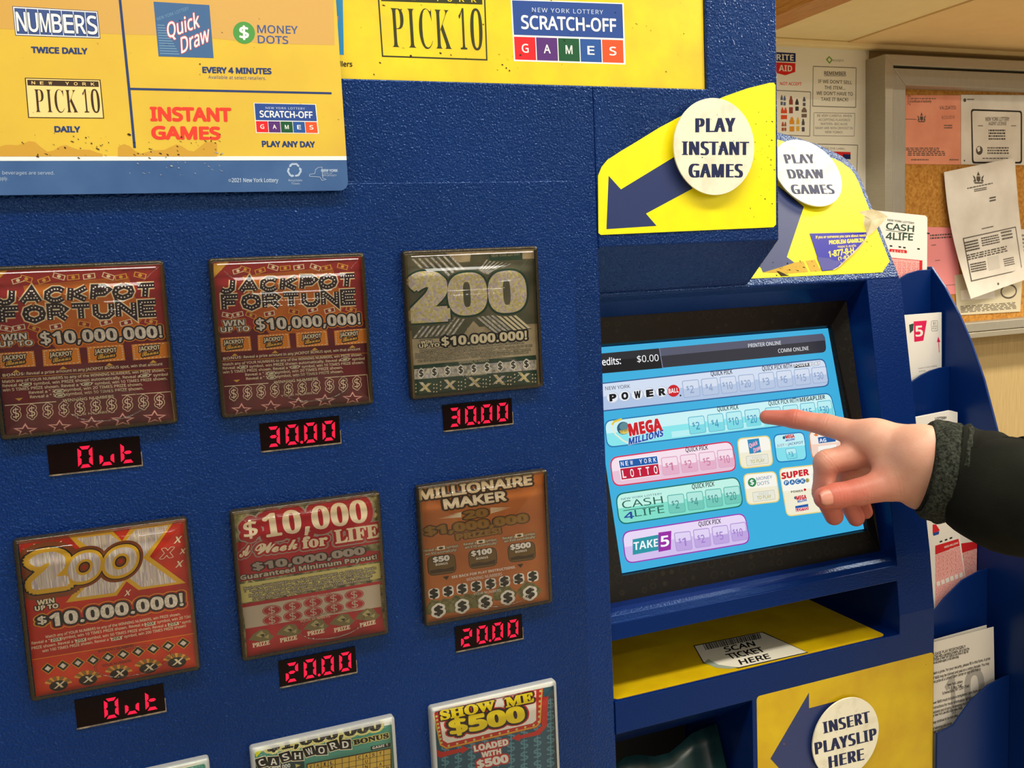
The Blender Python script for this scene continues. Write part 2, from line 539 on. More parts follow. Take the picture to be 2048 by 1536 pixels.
m_lblue = mat('logo_blue', (38, 74, 150), 0.5, 0.3)
LC = [mat('logo_red', (226, 30, 40), 0.5, 0.3), mat('logo_purple', (86, 44, 120), 0.5, 0.3), mat('logo_green', (16, 84, 50), 0.5, 0.3),
      mat('logo_mid_blue', (36, 84, 158), 0.5, 0.3), mat('logo_orange', (236, 84, 40), 0.5, 0.3)]


def scratch_logo(S, TL, TR, BR, BL, L=2):
    q = bil(TL, TR, BR, BL)
    bquad(S, q, 0, 1, 0, 1, m_white, L)
    bquad(S, q, 0.012, 0.988, 0.018, 0.575, m_lblue, L + 1)
    btext(S, q, 'NEW YORK LOTTERY', 0.185, 0.815, 0.125, 0.195, mat('pale_ink', (200, 214, 236), 0.5, 0.3), L + 2, space=1.15)
    btext(S, q, 'SCRATCH-OFF', 0.085, 0.925, 0.26, 0.47, m_white, L + 2, fat=0.018)
    for i, ch in enumerate('GAMES'):
        a = 0.012 + i * 0.196
        bquad(S, q, a, a + 0.188, 0.605, 0.975, LC[i], L + 1)
        btext(S, q, ch, a + 0.065, a + 0.123, 0.72, 0.855, m_white, L + 2, fat=0.012)


def pick_logo(S, TL, TR, BR, BL, fill, ink, L=2, band=True):
    q = bil(TL, TR, BR, BL)
    bquad(S, q, 0, 1, 0, 1, ink, L)
    bquad(S, q, 0.014, 0.986, 0.022, 0.978, fill, L + 1)
    if band:
        bquad(S, q, 0.03, 0.97, 0.05, 0.19, ink, L + 2)
        for i, ch in enumerate('NEW YORK'):
            if ch != ' ':
                btext(S, q, ch, 0.085 + i * 0.112, 0.13 + i * 0.112, 0.085, 0.16, fill, L + 3, fat=0.01)
    x = 0.105
    for ch, w, gap in (('P', .125, .03), ('I', .075, .03), ('C', .13, .02), ('K', .155, .07), ('1', .075, .03), ('0', .12, 0)):
        btext(S, q, ch, x, x + w, 0.275, 0.86, ink, L + 3, fk='r', fat=-0.008)
        x += w + gap


def specks(S, n, u0, u1, v0, v1, m, r0=0.0003, r1=0.0009, layer=9, seed=1):
    rg = random.Random(seed)
    for i in range(n):
        u = rg.uniform(u0, u1); v = rg.uniform(v0, v1); r = rg.uniform(r0, r1); k = rg.uniform(0.5, 2.2); a0 = rg.uniform(0, 3)
        S.polyuv([(u + r * k * math.cos(a + a0) * rg.uniform(.6, 1.2), v + r * math.sin(a) * rg.uniform(.6, 1.2)) for a in np.linspace(0, 2 * math.pi, 7)[:-1]], m, layer)


# --- illuminated sign lettering
pick_logo(sh, (214, -55), (706, -38), (717, 276), (236, 259), m_sign, mat('sign_olive_ink', (50, 54, 22), 0.5, 0.3), 1)
scratch_logo(sh, (822, -4), (1336, 14), (1345, 294), (837, 278), 1)
sh.poly([(-30, -20), (58, -20), (63, 250), (-30, 246)], mat('sign_teal', (42, 140, 196), 0.5, 0.3), 2)
sh.text('w', (2, 140), (38, 136), (0, 60), mat('poster_pink', (236, 120, 120), 0.5, 0.3), 3, fat=0.02)
sh.text('llers', (46, 302), (101, 303), (46, 280), m_black, 3, fat=0.02)
specks(sh, 60, 0.25, 0.53, 0.124, 0.19, m_dirt, 0.0002, 0.0007, 8, 5)
sign = sh.build('sign_panel', machine, 'yellow lit sign with game logos')

# --- play instant games decal on the head
INST = [(1222, 1050), (1222, 1060), (1233, 1069), (2018, 1034), (2030, 1022), (2028, 388), (2020, 376), (2000, 377), (1900, 402), (1800, 437), (1700, 480), (1600, 527), (1500, 580), (1400, 642), (1320, 690), (1262, 728), (1236, 760), (1220, 800)]
PD = vplane(-0.0002)
sh = Sheet(PD, (660, 0, 0.43945))
sh.solid(0.0003, m_yel, INST)
sh.poly([(1258, 1043), (1268, 800), (1324, 862), (1575, 709), (1650, 858), (1438, 972), (1486, 1028)], m_navy, 1)
specks(sh, 34, 0.575, 0.603, 0.015, 0.11, m_dirt, 0.0002, 0.0006, 2, 3)
dec = sh.build('arrow_decal', machine, 'yellow decal with navy arrow pointing at the instant tickets')


def disc(plane, cx, cy, r, thick, lines, crop, parent, label, ink=m_navytxt):
    """raised foam disc with printed words; cx, cy, r in plane units"""
    S = Sheet(plane, crop)
    pts = [(cx + r * math.cos(a), cy + r * math.sin(a)) for a in np.linspace(0, 2 * math.pi, 72, endpoint=False)]
    S.solid(.0014, m_cream, uvs=pts)
    k = len(S.v); n = 40; mi = S.mi(m_cream)
    for d in (-.0014, -thick - .0015):
        S.v += [(cx + r * .5 * math.cos(a), cy + r * .5 * math.sin(a), d) for a in np.linspace(0, 2 * math.pi, n, endpoint=False)]
    for a in range(n): S.f.append((k + a, k + n + a, k + n + (a + 1) % n, k + (a + 1) % n)); S.m.append(mi)
    for t, A, B, C in lines:
        S.text(t, A, B, C, ink, 1, fat=-0.004, xfat=0.062, space=1.14)
    specks(S, 26, cx - r * .7, cx + r * .7, cy - r * .7, cy + r * .7, m_dirt, 0.00015, 0.0005, 4, int(abs(cx) * 1e4))
    return S.build('message_disc', parent, label)


PD9 = vplane(-0.0075)
c0 = (PD9.uv(660 + 1752 * .43945, 445 * .43945) + PD9.uv(660 + 1754 * .43945, 888 * .43945)) / 2
disc(PD9, c0[0] - .0004, c0[1], 0.0388, 0.0045, [('PLAY', (1668, 603), (1840, 600), (1668, 538)), ('INSTANT', (1607, 706), (1902, 706), (1607, 643)), ('GAMES', (1637, 808), (1874, 808), (1637, 745))], (660, 0, 0.43945), dec, 'cream disc reading PLAY INSTANT GAMES')

# --- play draw games decal on the tilted header
ph = PH.off(0.0003)
sh = Sheet(ph, (1480, 240, 0.23433))
du = [(0.6172 - .05, 0.0090), (0.766, 0.0072), (0.7805, 0.0187), (0.7806, 0.110), (0.7795, 0.1195), (0.7765, 0.1265), (0.7685, 0.1345), (0.758, 0.1400), (0.735, 0.149), (0.7046, 0.1600), (0.66, 0.172), (0.60, 0.186), (0.567, 0.19)]
sh.solid(0.0004, m_yel, uvs=du)
sh.poly([(250, 500), (545, 740), (400, 1170), (522, 1258), (195, 1302), (178, 1262), (60, 1200)], m_navy, 1)
grime = mat('grimy_tape', (186, 150, 30), 0.6, 0.3)
sh.poly([(195, 1302), (330, 1262), (470, 1215), (640, 1190), (690, 1290), (420, 1312)], grime, 2)
sh.poly([(540, 1205), (556, 1203), (612, 1325), (596, 1326)], m_yel, 3)
sh.poly([(310, 1290), (330, 1290), (420, 1330), (350, 1335)], m_dirt, 3)
specks(sh, 40, 0.64, 0.70, 0.010, 0.024, m_dirt, 0.0002, 0.0008, 4, 11)
specks(sh, 8, 0.755, 0.776, 0.010, 0.05, m_dirt, 0.0003, 0.0009, 4, 12)
ddec = sh.build('arrow_decal', machine, 'yellow decal with navy arrow on the tilted header')
PH9 = PH.off(0.0060)
disc(PH9, 0.7165, 0.1185, 0.0388, 0.0045, [('PLAY', (398, 372), (640, 370), (375, 292)), ('DRAW', (426, 501), (720, 499), (402, 421)), ('GAMES', (455, 633), (806, 631), (432, 552))], (1480, 240, 0.23433), ddec, 'cream disc reading PLAY DRAW GAMES')

# --- insert playslip decal
sh = Sheet(vplane(-0.0002), (1160, 1180, 0.43359))
u0 = sh.uv((813, 500)); u1 = sh.uv((1631, 296))
a, b, t0, t1 = 0.5763, 0.7853, Z0 - 0.4102, Z0 - 0.60
sh.crop = None
sh.solid(0.0003, m_yel_shaded, uvs=sh.rrpts((a, t0 - Z0), (b, t0 - Z0), (b, t1 - Z0), (a, t1 - Z0), 0.004))
sh.crop = (1160, 1180, 0.43359)
p0 = sh.uv((878, 778)); p1 = sh.uv((1056, 473)); p2 = sh.uv((1058, 545)); p3 = sh.uv((1215, 508))
yy = p0[1]
ar = [p0, p1, (p1[0], p2[1]), (p3[0] + .010, p2[1])]
ar += [(x, 2 * yy - y) for x, y in ar[::-1][:-1]]
sh.polyuv(ar, m_navy, 1)
specks(sh, 12, 0.60, 0.78, -0.58, -0.42, mat('brown_specks', (150, 110, 30), 0.8, 0.1), 0.0002, 0.0007, 2, 31)
idec = sh.build('arrow_decal', machine, 'yellow decal with navy arrow pointing at the slip outlet')
PD5 = vplane(-0.0045)
S_ = Sheet(PD5, (1160, 1180, 0.43359))
e1 = S_.uv((1073, 690)); e2 = S_.uv((1378, 640)); tp = S_.uv((1238, 498))
r_ = (e2[0] - e1[0]) / 2
disc(PD5, (e1[0] + e2[0]) / 2, tp[1] - r_, r_, 0.0025, [('INSERT', (1128, 662), (1336, 611), (1122, 609)), ('PLAYSLIP', (1090, 759), (1366, 690), (1085, 704)), ('HERE', (1153, 822), (1307, 784), (1149, 768))], (1160, 1180, 0.43359), idec, 'cream disc reading INSERT PLAYSLIP HERE')

# --- yellow shelf sheet in the scan slot
FL = Plane((0, 0, Z0 - 0.3832), (1, 0, 0), (0, 1, 0))
sh = Sheet(FL, (1160, 1180, 0.43359))
sh.crop = None
sh.solid(0.0004, m_yel_shaded, uvs=sh.rrpts((0.4345, 0.160), (0.7290, 0.160), (0.7290, 0.0035), (0.4345, 0.0035), 0.006))
sh.crop = (1160, 1180, 0.43359)
m_st = mat('sticker_paper', (226, 220, 200), 0.5, 0.3)
sh.poly([(523, 256), (842, 192), (1054, 289), (732, 362), (640, 352), (568, 338)], m_black, 1)
sh.poly([(529, 259), (839, 196), (1046, 287), (733, 357), (640, 347), (572, 335)], m_st, 2)
sh.poly([(572, 335), (592, 318), (604, 326), (640, 345), (728, 358), (690, 364), (630, 360)], mat('sticker_fold', (150, 160, 140), 0.5, 0.3), 3)
rg = random.Random(4)
x = 0.0
qb = bil((566, 252), (828, 200), (838, 224), (580, 278))
while x < 0.99:
    w = rg.choice([.006, .01, .016, .022]); bquad(sh, qb, x, min(x + w, 1), 0, 1, m_black, 3); x += w + rg.choice([.006, .01, .014])
sh.text('SCAN', (672, 286), (810, 257), (661, 265), m_black, 3, fat=0.022)
sh.text('TICKET', (694, 319), (856, 284), (670, 298), m_black, 3, fat=0.022)
sh.text('HERE', (743, 345), (880, 315), (730, 324), m_black, 3, fat=0.022)
sh.build('scan_shelf', machine, 'yellow shelf sheet reading SCAN TICKET HERE')

# --- dark teal flap and slot in the slip outlet
m_teal = add_noise(mat('teal_plastic', (16, 44, 46), 0.25, 0.5), 30, (14, 38, 40), (30, 62, 62))
MB().box(0.436, 0.570, 0.112, 0.119, Z0 - 0.60, Z0 - 0.45).build('outlet_back', mat('outlet_black', (6, 7, 10), 0.6, 0.3), machine)
fv = []; ff = []
for j in range(7):
    for i in range(9):
        s, t = i / 8, j / 6
        fv.append((0.455 + 0.112 * s, 0.050 - 0.034 * t + 0.004 * math.sin(9 * s), Z0 - 0.470 + 0.016 * s ** 3 - 0.085 * t + 0.003 * math.sin(11 * s + 2 * t)))
for j in range(6):
    for i in range(8): ff.append((j * 9 + i, j * 9 + i + 1, (j + 1) * 9 + i + 1, (j + 1) * 9 + i))
o = mesh_obj('slip_flap', fv, ff, m_teal, machine, smooth=True, label='dark teal plastic flap')
sd = o.modifiers.new('thick', 'SOLIDIFY'); sd.thickness = 0.0015

# ---------------------------------------------------------------- loose poster hung over the upper left
PP = vplane(-0.0065)
m_py = add_noise(mat('poster_yellow', (220, 188, 66), 0.4, 0.3), 16, (224, 192, 64), (212, 176, 64), lo=0.3, hi=0.7)
m_pt = mat('poster_taped', (206, 162, 76), 0.25, 0.5)
m_pb = add_noise(mat('poster_blue', (56, 92, 146), 0.4, 0.3), 30, (52, 88, 142), (64, 100, 152))
m_pn = mat('poster_navy', (36, 60, 112), 0.5, 0.3)
K = 0.3418
sh = Sheet(PP, (0, 0, K))
br = sh.uv((2040, 1114)); xl = -0.135; xr = br[0]; vb = br[1]; vt = 0.33
vw1 = sh.uv((1000, 914))[1]; vw2 = sh.uv((1000, 939))[1]
rr_ = 0.006
out = [(xl, vt), (xl, vb), (xr - rr_, vb)] + [(xr - rr_ + rr_ * math.sin(a), vb + rr_ - rr_ * math.cos(a)) for a in np.radians((20, 45, 70))] + [(xr, vb + rr_), (xr, vt)]
sh.solid(0.0016, m_pb, uvs=out)
sh.polyuv([(xl, vw2), (xr, vw2), (xr, vt), (xl, vt)], m_white, 1)
sh.polyuv([(xl, vw1), (xr, vw1), (xr, vt), (xl, vt)], m_py, 2)
sh.poly([(-1000, -420), (1940, -420), (1958, 264), (1560, 255), (1250, 225), (900, 205), (560, 196), (-1000, 120)], m_pt, 3)
q = bil((72, 36), (572, 66), (588, 226), (90, 208))
bquad(sh, q, 0, 1, 0, 1, m_pn, 4); bquad(sh, q, .008, .992, .022, .978, m_white, 5)
for i in range(7): bquad(sh, q, .02 + i * .1385, .02 + i * .1385 + .131, .06, .94, mat('poster_steel', (58, 82, 140), 0.5, 0.3), 6)
for i, ch in enumerate('NUMBERS'): btext(sh, q, ch, .032 + i * .1385, .032 + i * .1385 + (.11 if ch != 'M' else .115), .20, .84, [(m_pn, .035), (m_white, .012)], 7)
sh.text('TWICE DAILY', (186, 308), (510, 316), (184, 275), m_pn, 4, fat=0.04)
pick_logo(sh, (145, 455), (588, 466), (610, 694), (165, 690), mat('poster_cream', (246, 214, 140), 0.5, 0.3), mat('poster_brown', (58, 40, 24), 0.5, 0.3), 4)
sh.text('DAILY', (322, 772), (468, 773), (320, 740), m_pn, 4, fat=0.04)
sh.strip([(690, -150), (702, 0), (755, 520), (788, 866)], 0.0016, m_pn, 4)
sh.strip([(755, 520), (1940, 546)], 0.0014, m_pn, 4)
q = bil((898, 10), (1225, 30), (1250, 340), (928, 330))
bquad(sh, q, 0, 1, 0, 1, mat('poster_denim', (66, 104, 152), 0.5, 0.3), 4)
m_ph = mat('poster_hatch', (116, 156, 190), 0.5, 0.3)
for i in range(12): bquad(sh, q, .03, .16 + .02 * i, .42 + i * .047, .435 + i * .047, m_ph, 5)
sh.text('NEW YORK LOTTERY', (922, 122), (1106, 56), (916, 104), m_ph, 5, space=1.1)
pk = [(mat('poster_pinkred', (206, 92, 104), 0.5, 0.3), .035), (m_white, .008)]
sh.text('Quick', (982, 224), (1168, 158), (970, 140), pk, 5, shear=.1)
sh.text('Draw', (1062, 312), (1226, 240), (1052, 224), pk, 5, shear=.1)
mg = mat('poster_green', (78, 152, 74), 0.5, 0.3)
sh.ell((1428, 192), (1492, 194), (1426, 127), mg, 4)
sh.text('$', (1404, 226), (1454, 228), (1402, 155), m_white, 5, fat=.02)
ms = mat('poster_slate', (70, 92, 142), 0.5, 0.3)
sh.text('MONEY', (1507, 192), (1742, 198), (1505, 147), ms, 4, fat=.012)
sh.text('DOTS', (1510, 252), (1686, 257), (1508, 208), ms, 4, fat=.012)
sh.text('EVERY 4 MINUTES', (1187, 425), (1587, 433), (1185, 393), m_pn, 4, fat=.04)
sh.text('Available at select retailers.', (1218, 460), (1556, 468), (1218, 441), ms, 4)
mr = mat('poster_red', (232, 62, 44), 0.5, 0.3)
sh.text('INSTANT', (886, 704), (1350, 708), (882, 630), mr, 4, fat=.04)
sh.text('GAMES', (893, 811), (1285, 814), (890, 742), mr, 4, fat=.04)
scratch_logo(sh, (1484, 602), (1848, 610), (1866, 783), (1498, 778), 4)
sh.text('PLAY ANY DAY', (1536, 858), (1842, 861), (1533, 826), m_pn, 4, fat=.04)
mp = mat('poster_paleblue', (168, 190, 220), 0.5, 0.3)
sh.text('beverages are served.', (14, 1021), (318, 1022), (14, 1001), mp, 4)
sh.text('apply.', (-14, 1054), (46, 1054), (-14, 1034), mp, 4)
sh.ring((1344, 1056), (1351, 1056), (1344, 1049), .0002, mp, 4); sh.text('c', (1341, 1060), (1348, 1060), (1341, 1050), mp, 4)
sh.text('2021 New York Lottery', (1356, 1066), (1628, 1066), (1356, 1043), mp, 4, fat=.02)
for k in range(3):
    c = np.array((1722, 996.0)); a = math.radians(90 + 120 * k)
    P = lambda d, r: tuple(c + r * np.array((math.cos(a + math.radians(d)), -math.sin(a + math.radians(d)))))
    sh.strip([P(-52, 34), P(-20, 38), P(20, 38), P(44, 36)], 0.0013, mp, 4)
    sh.poly([P(36, 26), P(36, 46), P(62, 35)], mp, 4)
sh.text('Recyclable', (1688, 1061), (1768, 1061), (1688, 1049), mp, 4)
sh.text('Tickets', (1704, 1080), (1754, 1080), (1704, 1068), mp, 4)
sh.strip([(1810, 1032), (1812, 1020), (1842, 1016), (1846, 992), (1862, 980), (1884, 978), (1888, 1042), (1908, 1050), (1884, 1056), (1872, 1036), (1810, 1032)], 0.0003, mp, 4)
sh.text('NEW YORK', (1880, 1005), (1975, 1005), (1880, 991), mp, 4, fat=.04)
sh.text('OPPORTUNITY', (1884, 1032), (1970, 1032), (1884, 1022), mp, 4)
sh.text('STATE OF', (1884, 1019), (1944, 1019), (1884, 1010), mp, 4)
specks(sh, 70, 0.02, 0.15, 0.066, 0.082, m_dirt, 0.0002, 0.0007, 8, 8)
specks(sh, 30, 0.09, 0.15, 0.055, 0.07, mat('glitter_specks', (150, 160, 170), 0.2, 0.8), 0.0002, 0.0006, 8, 9)
specks(sh, 26, 0.02, 0.23, 0.09, 0.16, m_dirt, 0.00015, 0.0005, 8, 10)
stain = mat('poster_stain', (202, 156, 54), 0.5, 0.3)
for (x0, x1) in ((-10, 600), (690, 1270)):
    pts = [(x0, 915)] + [(x0 + (x1 - x0) * t, 862 + 34 * math.sin(9 * t + x0) * math.sin(5 * t) - 14 * math.sin(23 * t)) for t in np.linspace(0, 1, 18)] + [(x1, 915)]
    sh.poly(pts, stain, 4)
po = sh.build('poster')
tag(po, 'yellow and blue game poster with rounded corner hung over the upper left of the machine', 'poster')

# ---------------------------------------------------------------- touchscreen
T5 = math.radians(14.5)
SPL = Plane((0, 0.030, Z0 - 0.30), (1, 0, 0), (0, math.sin(T5), math.cos(T5)))
EM = {}


def E_(r, g, b, k=1.04):
    return mat('screen_%d_%d_%d' % (r, g, b), (r, g, b), 0.35, 0.08, emit=k)


m_bez = mat('bezel_black', (24, 20, 16), 0.42, 0.25)
nt, N, L, b_ = nodes(m_bez)
tc = N.new('ShaderNodeTexCoord'); vo = N.new('ShaderNodeTexVoronoi'); vo.inputs['Scale'].default_value = 95; vo.inputs['Randomness'].default_value = 0.35
rp = N.new('ShaderNodeValToRGB'); E0 = rp.color_ramp
E0.elements[0].position = 0.30; E0.elements[0].color = (lin(17), lin(14), lin(11), 1)
E0.elements[1].position = 0.36; E0.elements[1].color = (lin(46), lin(40), lin(30), 1)
x = E0.elements.new(0.41); x.color = (lin(18), lin(15), lin(12), 1)
no = N.new('ShaderNodeTexNoise'); no.inputs['Scale'].default_value = 45
mx = N.new('ShaderNodeMix'); mx.data_type = 'RGBA'; mx.inputs[6].default_value = (lin(17), lin(14), lin(11), 1)
L.new(tc.outputs['Object'], vo.inputs['Vector']); L.new(tc.outputs['Object'], no.inputs['Vector'])
L.new(vo.outputs['Distance'], rp.inputs['Fac']); L.new(no.outputs['Fac'], mx.inputs[0]); L.new(rp.outputs['Color'], mx.inputs[7]); L.new(mx.outputs[2], b_.inputs['Base Color'])

sx0, sy0 = SPL.uv(1245.4, 1147.8); sx1, sy1 = SPL.uv(1654.8, 656.5)
sx1 = (sx1 + SPL.uv(1728.8, 1056.6)[0]) / 2; sy0 = (sy0 + SPL.uv(1728.8, 1056.6)[1]) / 2
bz = MB()
O4 = [(0.4335, 0.0268, Z0 - 0.3081), (0.7442, 0.0268, Z0 - 0.3081), (0.7442, 0.0735, Z0 - 0.0636), (0.4335, 0.0735, Z0 - 0.0636)]
g = 0.0022
I4 = [tuple(SPL.at(u, v, 0.0032)) for u, v in ((sx0 - g, sy0 - g), (sx1 + g, sy0 - g), (sx1 + g, sy1 + g), (sx0 - g, sy1 + g))]
J4 = [tuple(SPL.at(u, v, -0.001)) for u, v in ((sx0 - g * .4, sy0 - g * .4), (sx1 + g * .4, sy0 - g * .4), (sx1 + g * .4, sy1 + g * .4), (sx0 - g * .4, sy1 + g * .4))]
B4 = [(p[0], p[1] + 0.028, p[2]) for p in O4]
vs = O4 + I4 + J4 + B4
fs = []
for a in range(4):
    b = (a + 1) % 4
    fs += [(a, b, 4 + b, 4 + a), (4 + a, 4 + b, 8 + b, 8 + a), (a, 12 + a, 12 + b, b)]
bz.add(vs, fs)
bz.build('screen_bezel', m_bez, machine, fix=False)

UI = Sheet(SPL)
UI.crop = None
UI.solid(0.008, E_(64, 178, 226), uvs=[(sx0, sy0), (sx1, sy0), (sx1, sy1), (sx0, sy1)])
UI.clip = (sx0, sy0, sx1, sy1)
S1 = (1180, 640, 0.25391); S2 = (1200, 860, 0.25391)
k_ = E_(16, 18, 24); wt = E_(250, 252, 255)


def panel(TL, TR, BR, BL, r, edge, top, bot, L=1):
    UI.rr(TL, TR, BR, BL, r, edge, L)
    UI.rr(TL, TR, BR, BL, r - .0008, bot, L + 1, inset=.0011)
    q = bil(TL, TR, BR, BL)
    P = [np.array(p) for p in UI.rrpts(TL, TR, BR, BL, r - .0008, .0011)]
    cl = UI.uv(q(0, .48)); cr = UI.uv(q(1, .48))
    d = (cr - cl) / np.linalg.norm(cr - cl); n = np.array([-d[1], d[0]])
    keep = [p for p in P if (p - cl) @ n > 0]
    if len(keep) > 3:
        ctr = sum(keep) / len(keep)
        w0 = min((p - cl) @ d for p in keep); w1 = max((p - cl) @ d for p in keep)
        keep = keep + [cl + d * w0, cl + d * w1]
        keep.sort(key=lambda p: math.atan2(*(p - ctr)[::-1]))
        UI.polyuv(keep, top, L + 2)


def buttons(first, last, labels, edge, top, bot, ink, L=4):
    n = len(labels)
    f = [UI.uv(p) for p in first]; l = [UI.uv(p) for p in last]
    crop = UI.crop; UI.crop = None
    for i, t in enumerate(labels):
        s_ = i / (n - 1) if n > 1 else 0
        c = [f[j] * (1 - s_) + l[j] * s_ for j in range(4)]
        UI.rr(*c, .0022, edge, L); UI.rr(*c, .0019, bot, L + 1, inset=.0005)
        q = bil(*c)
        UI.rr(q(.05, .05), q(.95, .05), q(.95, .5), q(.05, .5), .0012, top, L + 2)
        w = .22 if len(t) == 1 else .40
        x0 = .42 - .10 * (len(t) - 1)
        UI.text('$', q(x0 - .2, .58), q(x0 - .05, .58), q(x0 - .2, .34), ink, L + 3, fat=.015)
        UI.text(t, q(x0, .76), q(x0 + w, .76), q(x0, .34), ink, L + 3, fat=.012)
    UI.crop = crop


def qp(A, B, C):
    UI.text('QUICK PICK', A, B, C, k_, 5, fat=.015)


def mega(A, B, C, A2_, B2_, C2_, L=5):
    UI.text('MEGA', A, B, C, [(wt, .05), (E_(206, 32, 42), .03)], L, fk='n', shear=-.12)
    UI.text('MILLIONS', A2_, B2_, C2_, [(wt, .05), (E_(30, 84, 176), .025)], L, fk='n', shear=.15)


UI.crop = S1
# status bar
UI.rr((-80, 279), (1846, 106), (1864, 253), (-70, 437), .006, E_(52, 52, 62), 1)
UI.poly([(-80, 279), (1832, 107), (1852, 160), (-78, 345)], E_(88, 90, 110), 2)
UI.poly([(-80, 279), (545, 223), (572, 379), (-70, 437)], E_(26, 26, 30), 3)
UI.poly([(-80, 279), (545, 223), (555, 282), (-76, 340)], E_(44, 44, 50), 4)
UI.strip([(545, 223), (572, 379)], .0006, E_(150, 156, 190), 5)
UI.text('Credits:', (34, 363.4), (243, 346), (29, 309.4), wt, 5, fat=.012)
UI.text('$0.00', (372, 335), (541, 322), (368, 283), wt, 5)
UI.text('PRINTER ONLINE', (1247, 218), (1504, 193), (1244, 189), wt, 5)
UI.text('COMM ONLINE', (1482, 259), (1722, 236), (1479, 230), wt, 5)
# powerball row
panel((-20, 508), (1850, 300), (1890, 522), (0, 733), .0075, E_(52, 96, 150), E_(214, 226, 246), E_(180, 200, 232))
bb = (E_(150, 170, 206), E_(216, 226, 244), E_(186, 202, 230), E_(140, 162, 202))
buttons([(722, 480), (853, 466), (870, 600), (738, 615)], [(1163, 436), (1288, 424), (1306, 553), (1183, 567)], ['2', '4', '10', '20'], *bb)
buttons([(1322, 419), (1444, 407), (1462, 535), (1338, 549)], [(1740, 376), (1858, 364), (1876, 490), (1756, 503)], ['3', '6', '15', '30'], *bb)
qp((952, 441), (1121, 423), (949, 406))
UI.text('QUICK PICK WITH', (1357, 401), (1591, 377), (1353, 366), k_, 5, fat=.012)
UI.poly([(1601, 351), (1722, 338), (1727, 366), (1606, 378)], k_, 5)
UI.text('POWER', (1610, 373), (1721, 361), (1606, 352), wt, 6, fk='n')
UI.text('PLAY', (1730, 364), (1814, 352), (1727, 337), [(E_(120, 130, 150), .06), (wt, .01)], 5, fk='n')
UI.text('NEW YORK', (121, 554), (316, 535), (118, 526), E_(40, 46, 60), 5)
for ch, x, y in (('P', 178, 612), ('O', 272, 599), ('W', 372, 589), ('E', 468, 578), ('R', 565, 567)):
    UI.ell((x, y), (x + 48, y - 5), (x - 3, y - 46), E_(188, 200, 222), 5)
    UI.ell((x - 2, y - 2), (x + 41, y - 6), (x - 5, y - 42), E_(236, 240, 248), 6)
    UI.text(ch, (x - 21, y + 28), (x + 27, y + 22), (x - 25, y - 24), k_, 7, fk='n', fat=.03)
UI.ell((657, 558), (704, 553), (653, 511), E_(206, 28, 38), 5)
UI.text('BALL', (619, 579), (697, 569), (616, 543), wt, 6, fk='n')
UI.ell((712, 595), (719, 594), (712, 588), k_, 5)
# mega millions row
panel((108, 792), (1895, 570), (1948, 786), (132, 1010), .0075, E_(40, 120, 176), E_(206, 246, 250), E_(140, 234, 240))
mb_ = (E_(96, 170, 204), E_(190, 242, 246), E_(128, 222, 232), E_(72, 150, 190))
UI.poly([(640, 880), (1370, 790), (1376, 836), (646, 926)], E_(186, 244, 248), 4)
buttons([(769, 766), (897, 751), (917, 886), (785, 903)], [(1213, 709), (1333, 696), (1356, 835), (1229, 850)], ['2', '4', '10', '20'], *mb_)
buttons([(1375, 692), (1497, 680), (1518, 810), (1390, 825)], [(1785, 641), (1898, 630), (1920, 760), (1802, 772)], ['3', '6', '15', '30'], *mb_)
qp((1003, 719), (1169, 701), (1000, 684))
UI.text('QUICK PICK WITH', (1407, 674), (1642, 646), (1403, 640), k_, 5, fat=.012)
UI.text('MEGAPLIER', (1652, 646), (1852, 622), (1649, 613), k_, 5, fk='n')
UI.strip([(240, 790), (180, 812), (172, 850), (200, 900), (260, 950), (300, 968)], .0016, E_(232, 238, 220), 4)
UI.strip([(250, 780), (190, 800), (172, 826)], .0018, E_(232, 204, 60), 5)
UI.ell((262, 852), (312, 846), (257, 802), E_(44, 92, 120), 5)
UI.ell((266, 838), (300, 830), (262, 806), E_(96, 140, 150), 6)
UI.poly([(228, 872), (306, 856), (300, 886), (270, 900), (240, 894)], E_(228, 204, 96), 6)
UI.text('LOTTERY', (232, 890), (300, 876), (230, 872), E_(52, 60, 60), 7, fk='n')
mega((312, 912), (566, 864), (306, 822), (304, 983), (574, 914), (300, 934))
# lotto row
UI.crop = S2
panel((72, 216), (1040, 82), (1082, 320), (102, 450), .0085, E_(214, 44, 84), E_(250, 228, 240), E_(236, 198, 220))
lb = (E_(222, 164, 192), E_(250, 226, 238), E_(232, 178, 204), E_(206, 128, 162))
buttons([(477, 218), (608, 203), (628, 345), (496, 360)], [(917, 160), (1045, 147), (1063, 285), (936, 300)], ['1', '2', '5', '10'], *lb)
qp((675, 174), (849, 153), (672, 140))
UI.poly([(140, 236), (450, 199), (474, 354), (166, 398)], wt, 5)
UI.poly([(147, 242), (447, 206), (456, 262), (157, 300)], E_(28, 92, 172), 6)
UI.poly([(158, 306), (457, 267), (470, 350), (170, 392)], E_(196, 24, 60), 6)
for i, ch in enumerate('NEW YORK'):
    if ch != ' ': UI.text(ch, (166 + i * 36.6, 284 - i * 4.5), (186 + i * 36.6, 281.5 - i * 4.5), (161 + i * 36.6, 251 - i * 4.5), wt, 7, fat=.012)
for i, ch in enumerate('LOTTO'):
    UI.text(ch, (180 + i * 62, 377 - i * 8.4), (206 + i * 62, 373.5 - i * 8.4), (172 + i * 62, 320 - i * 8.4), wt, 7, fat=.016)
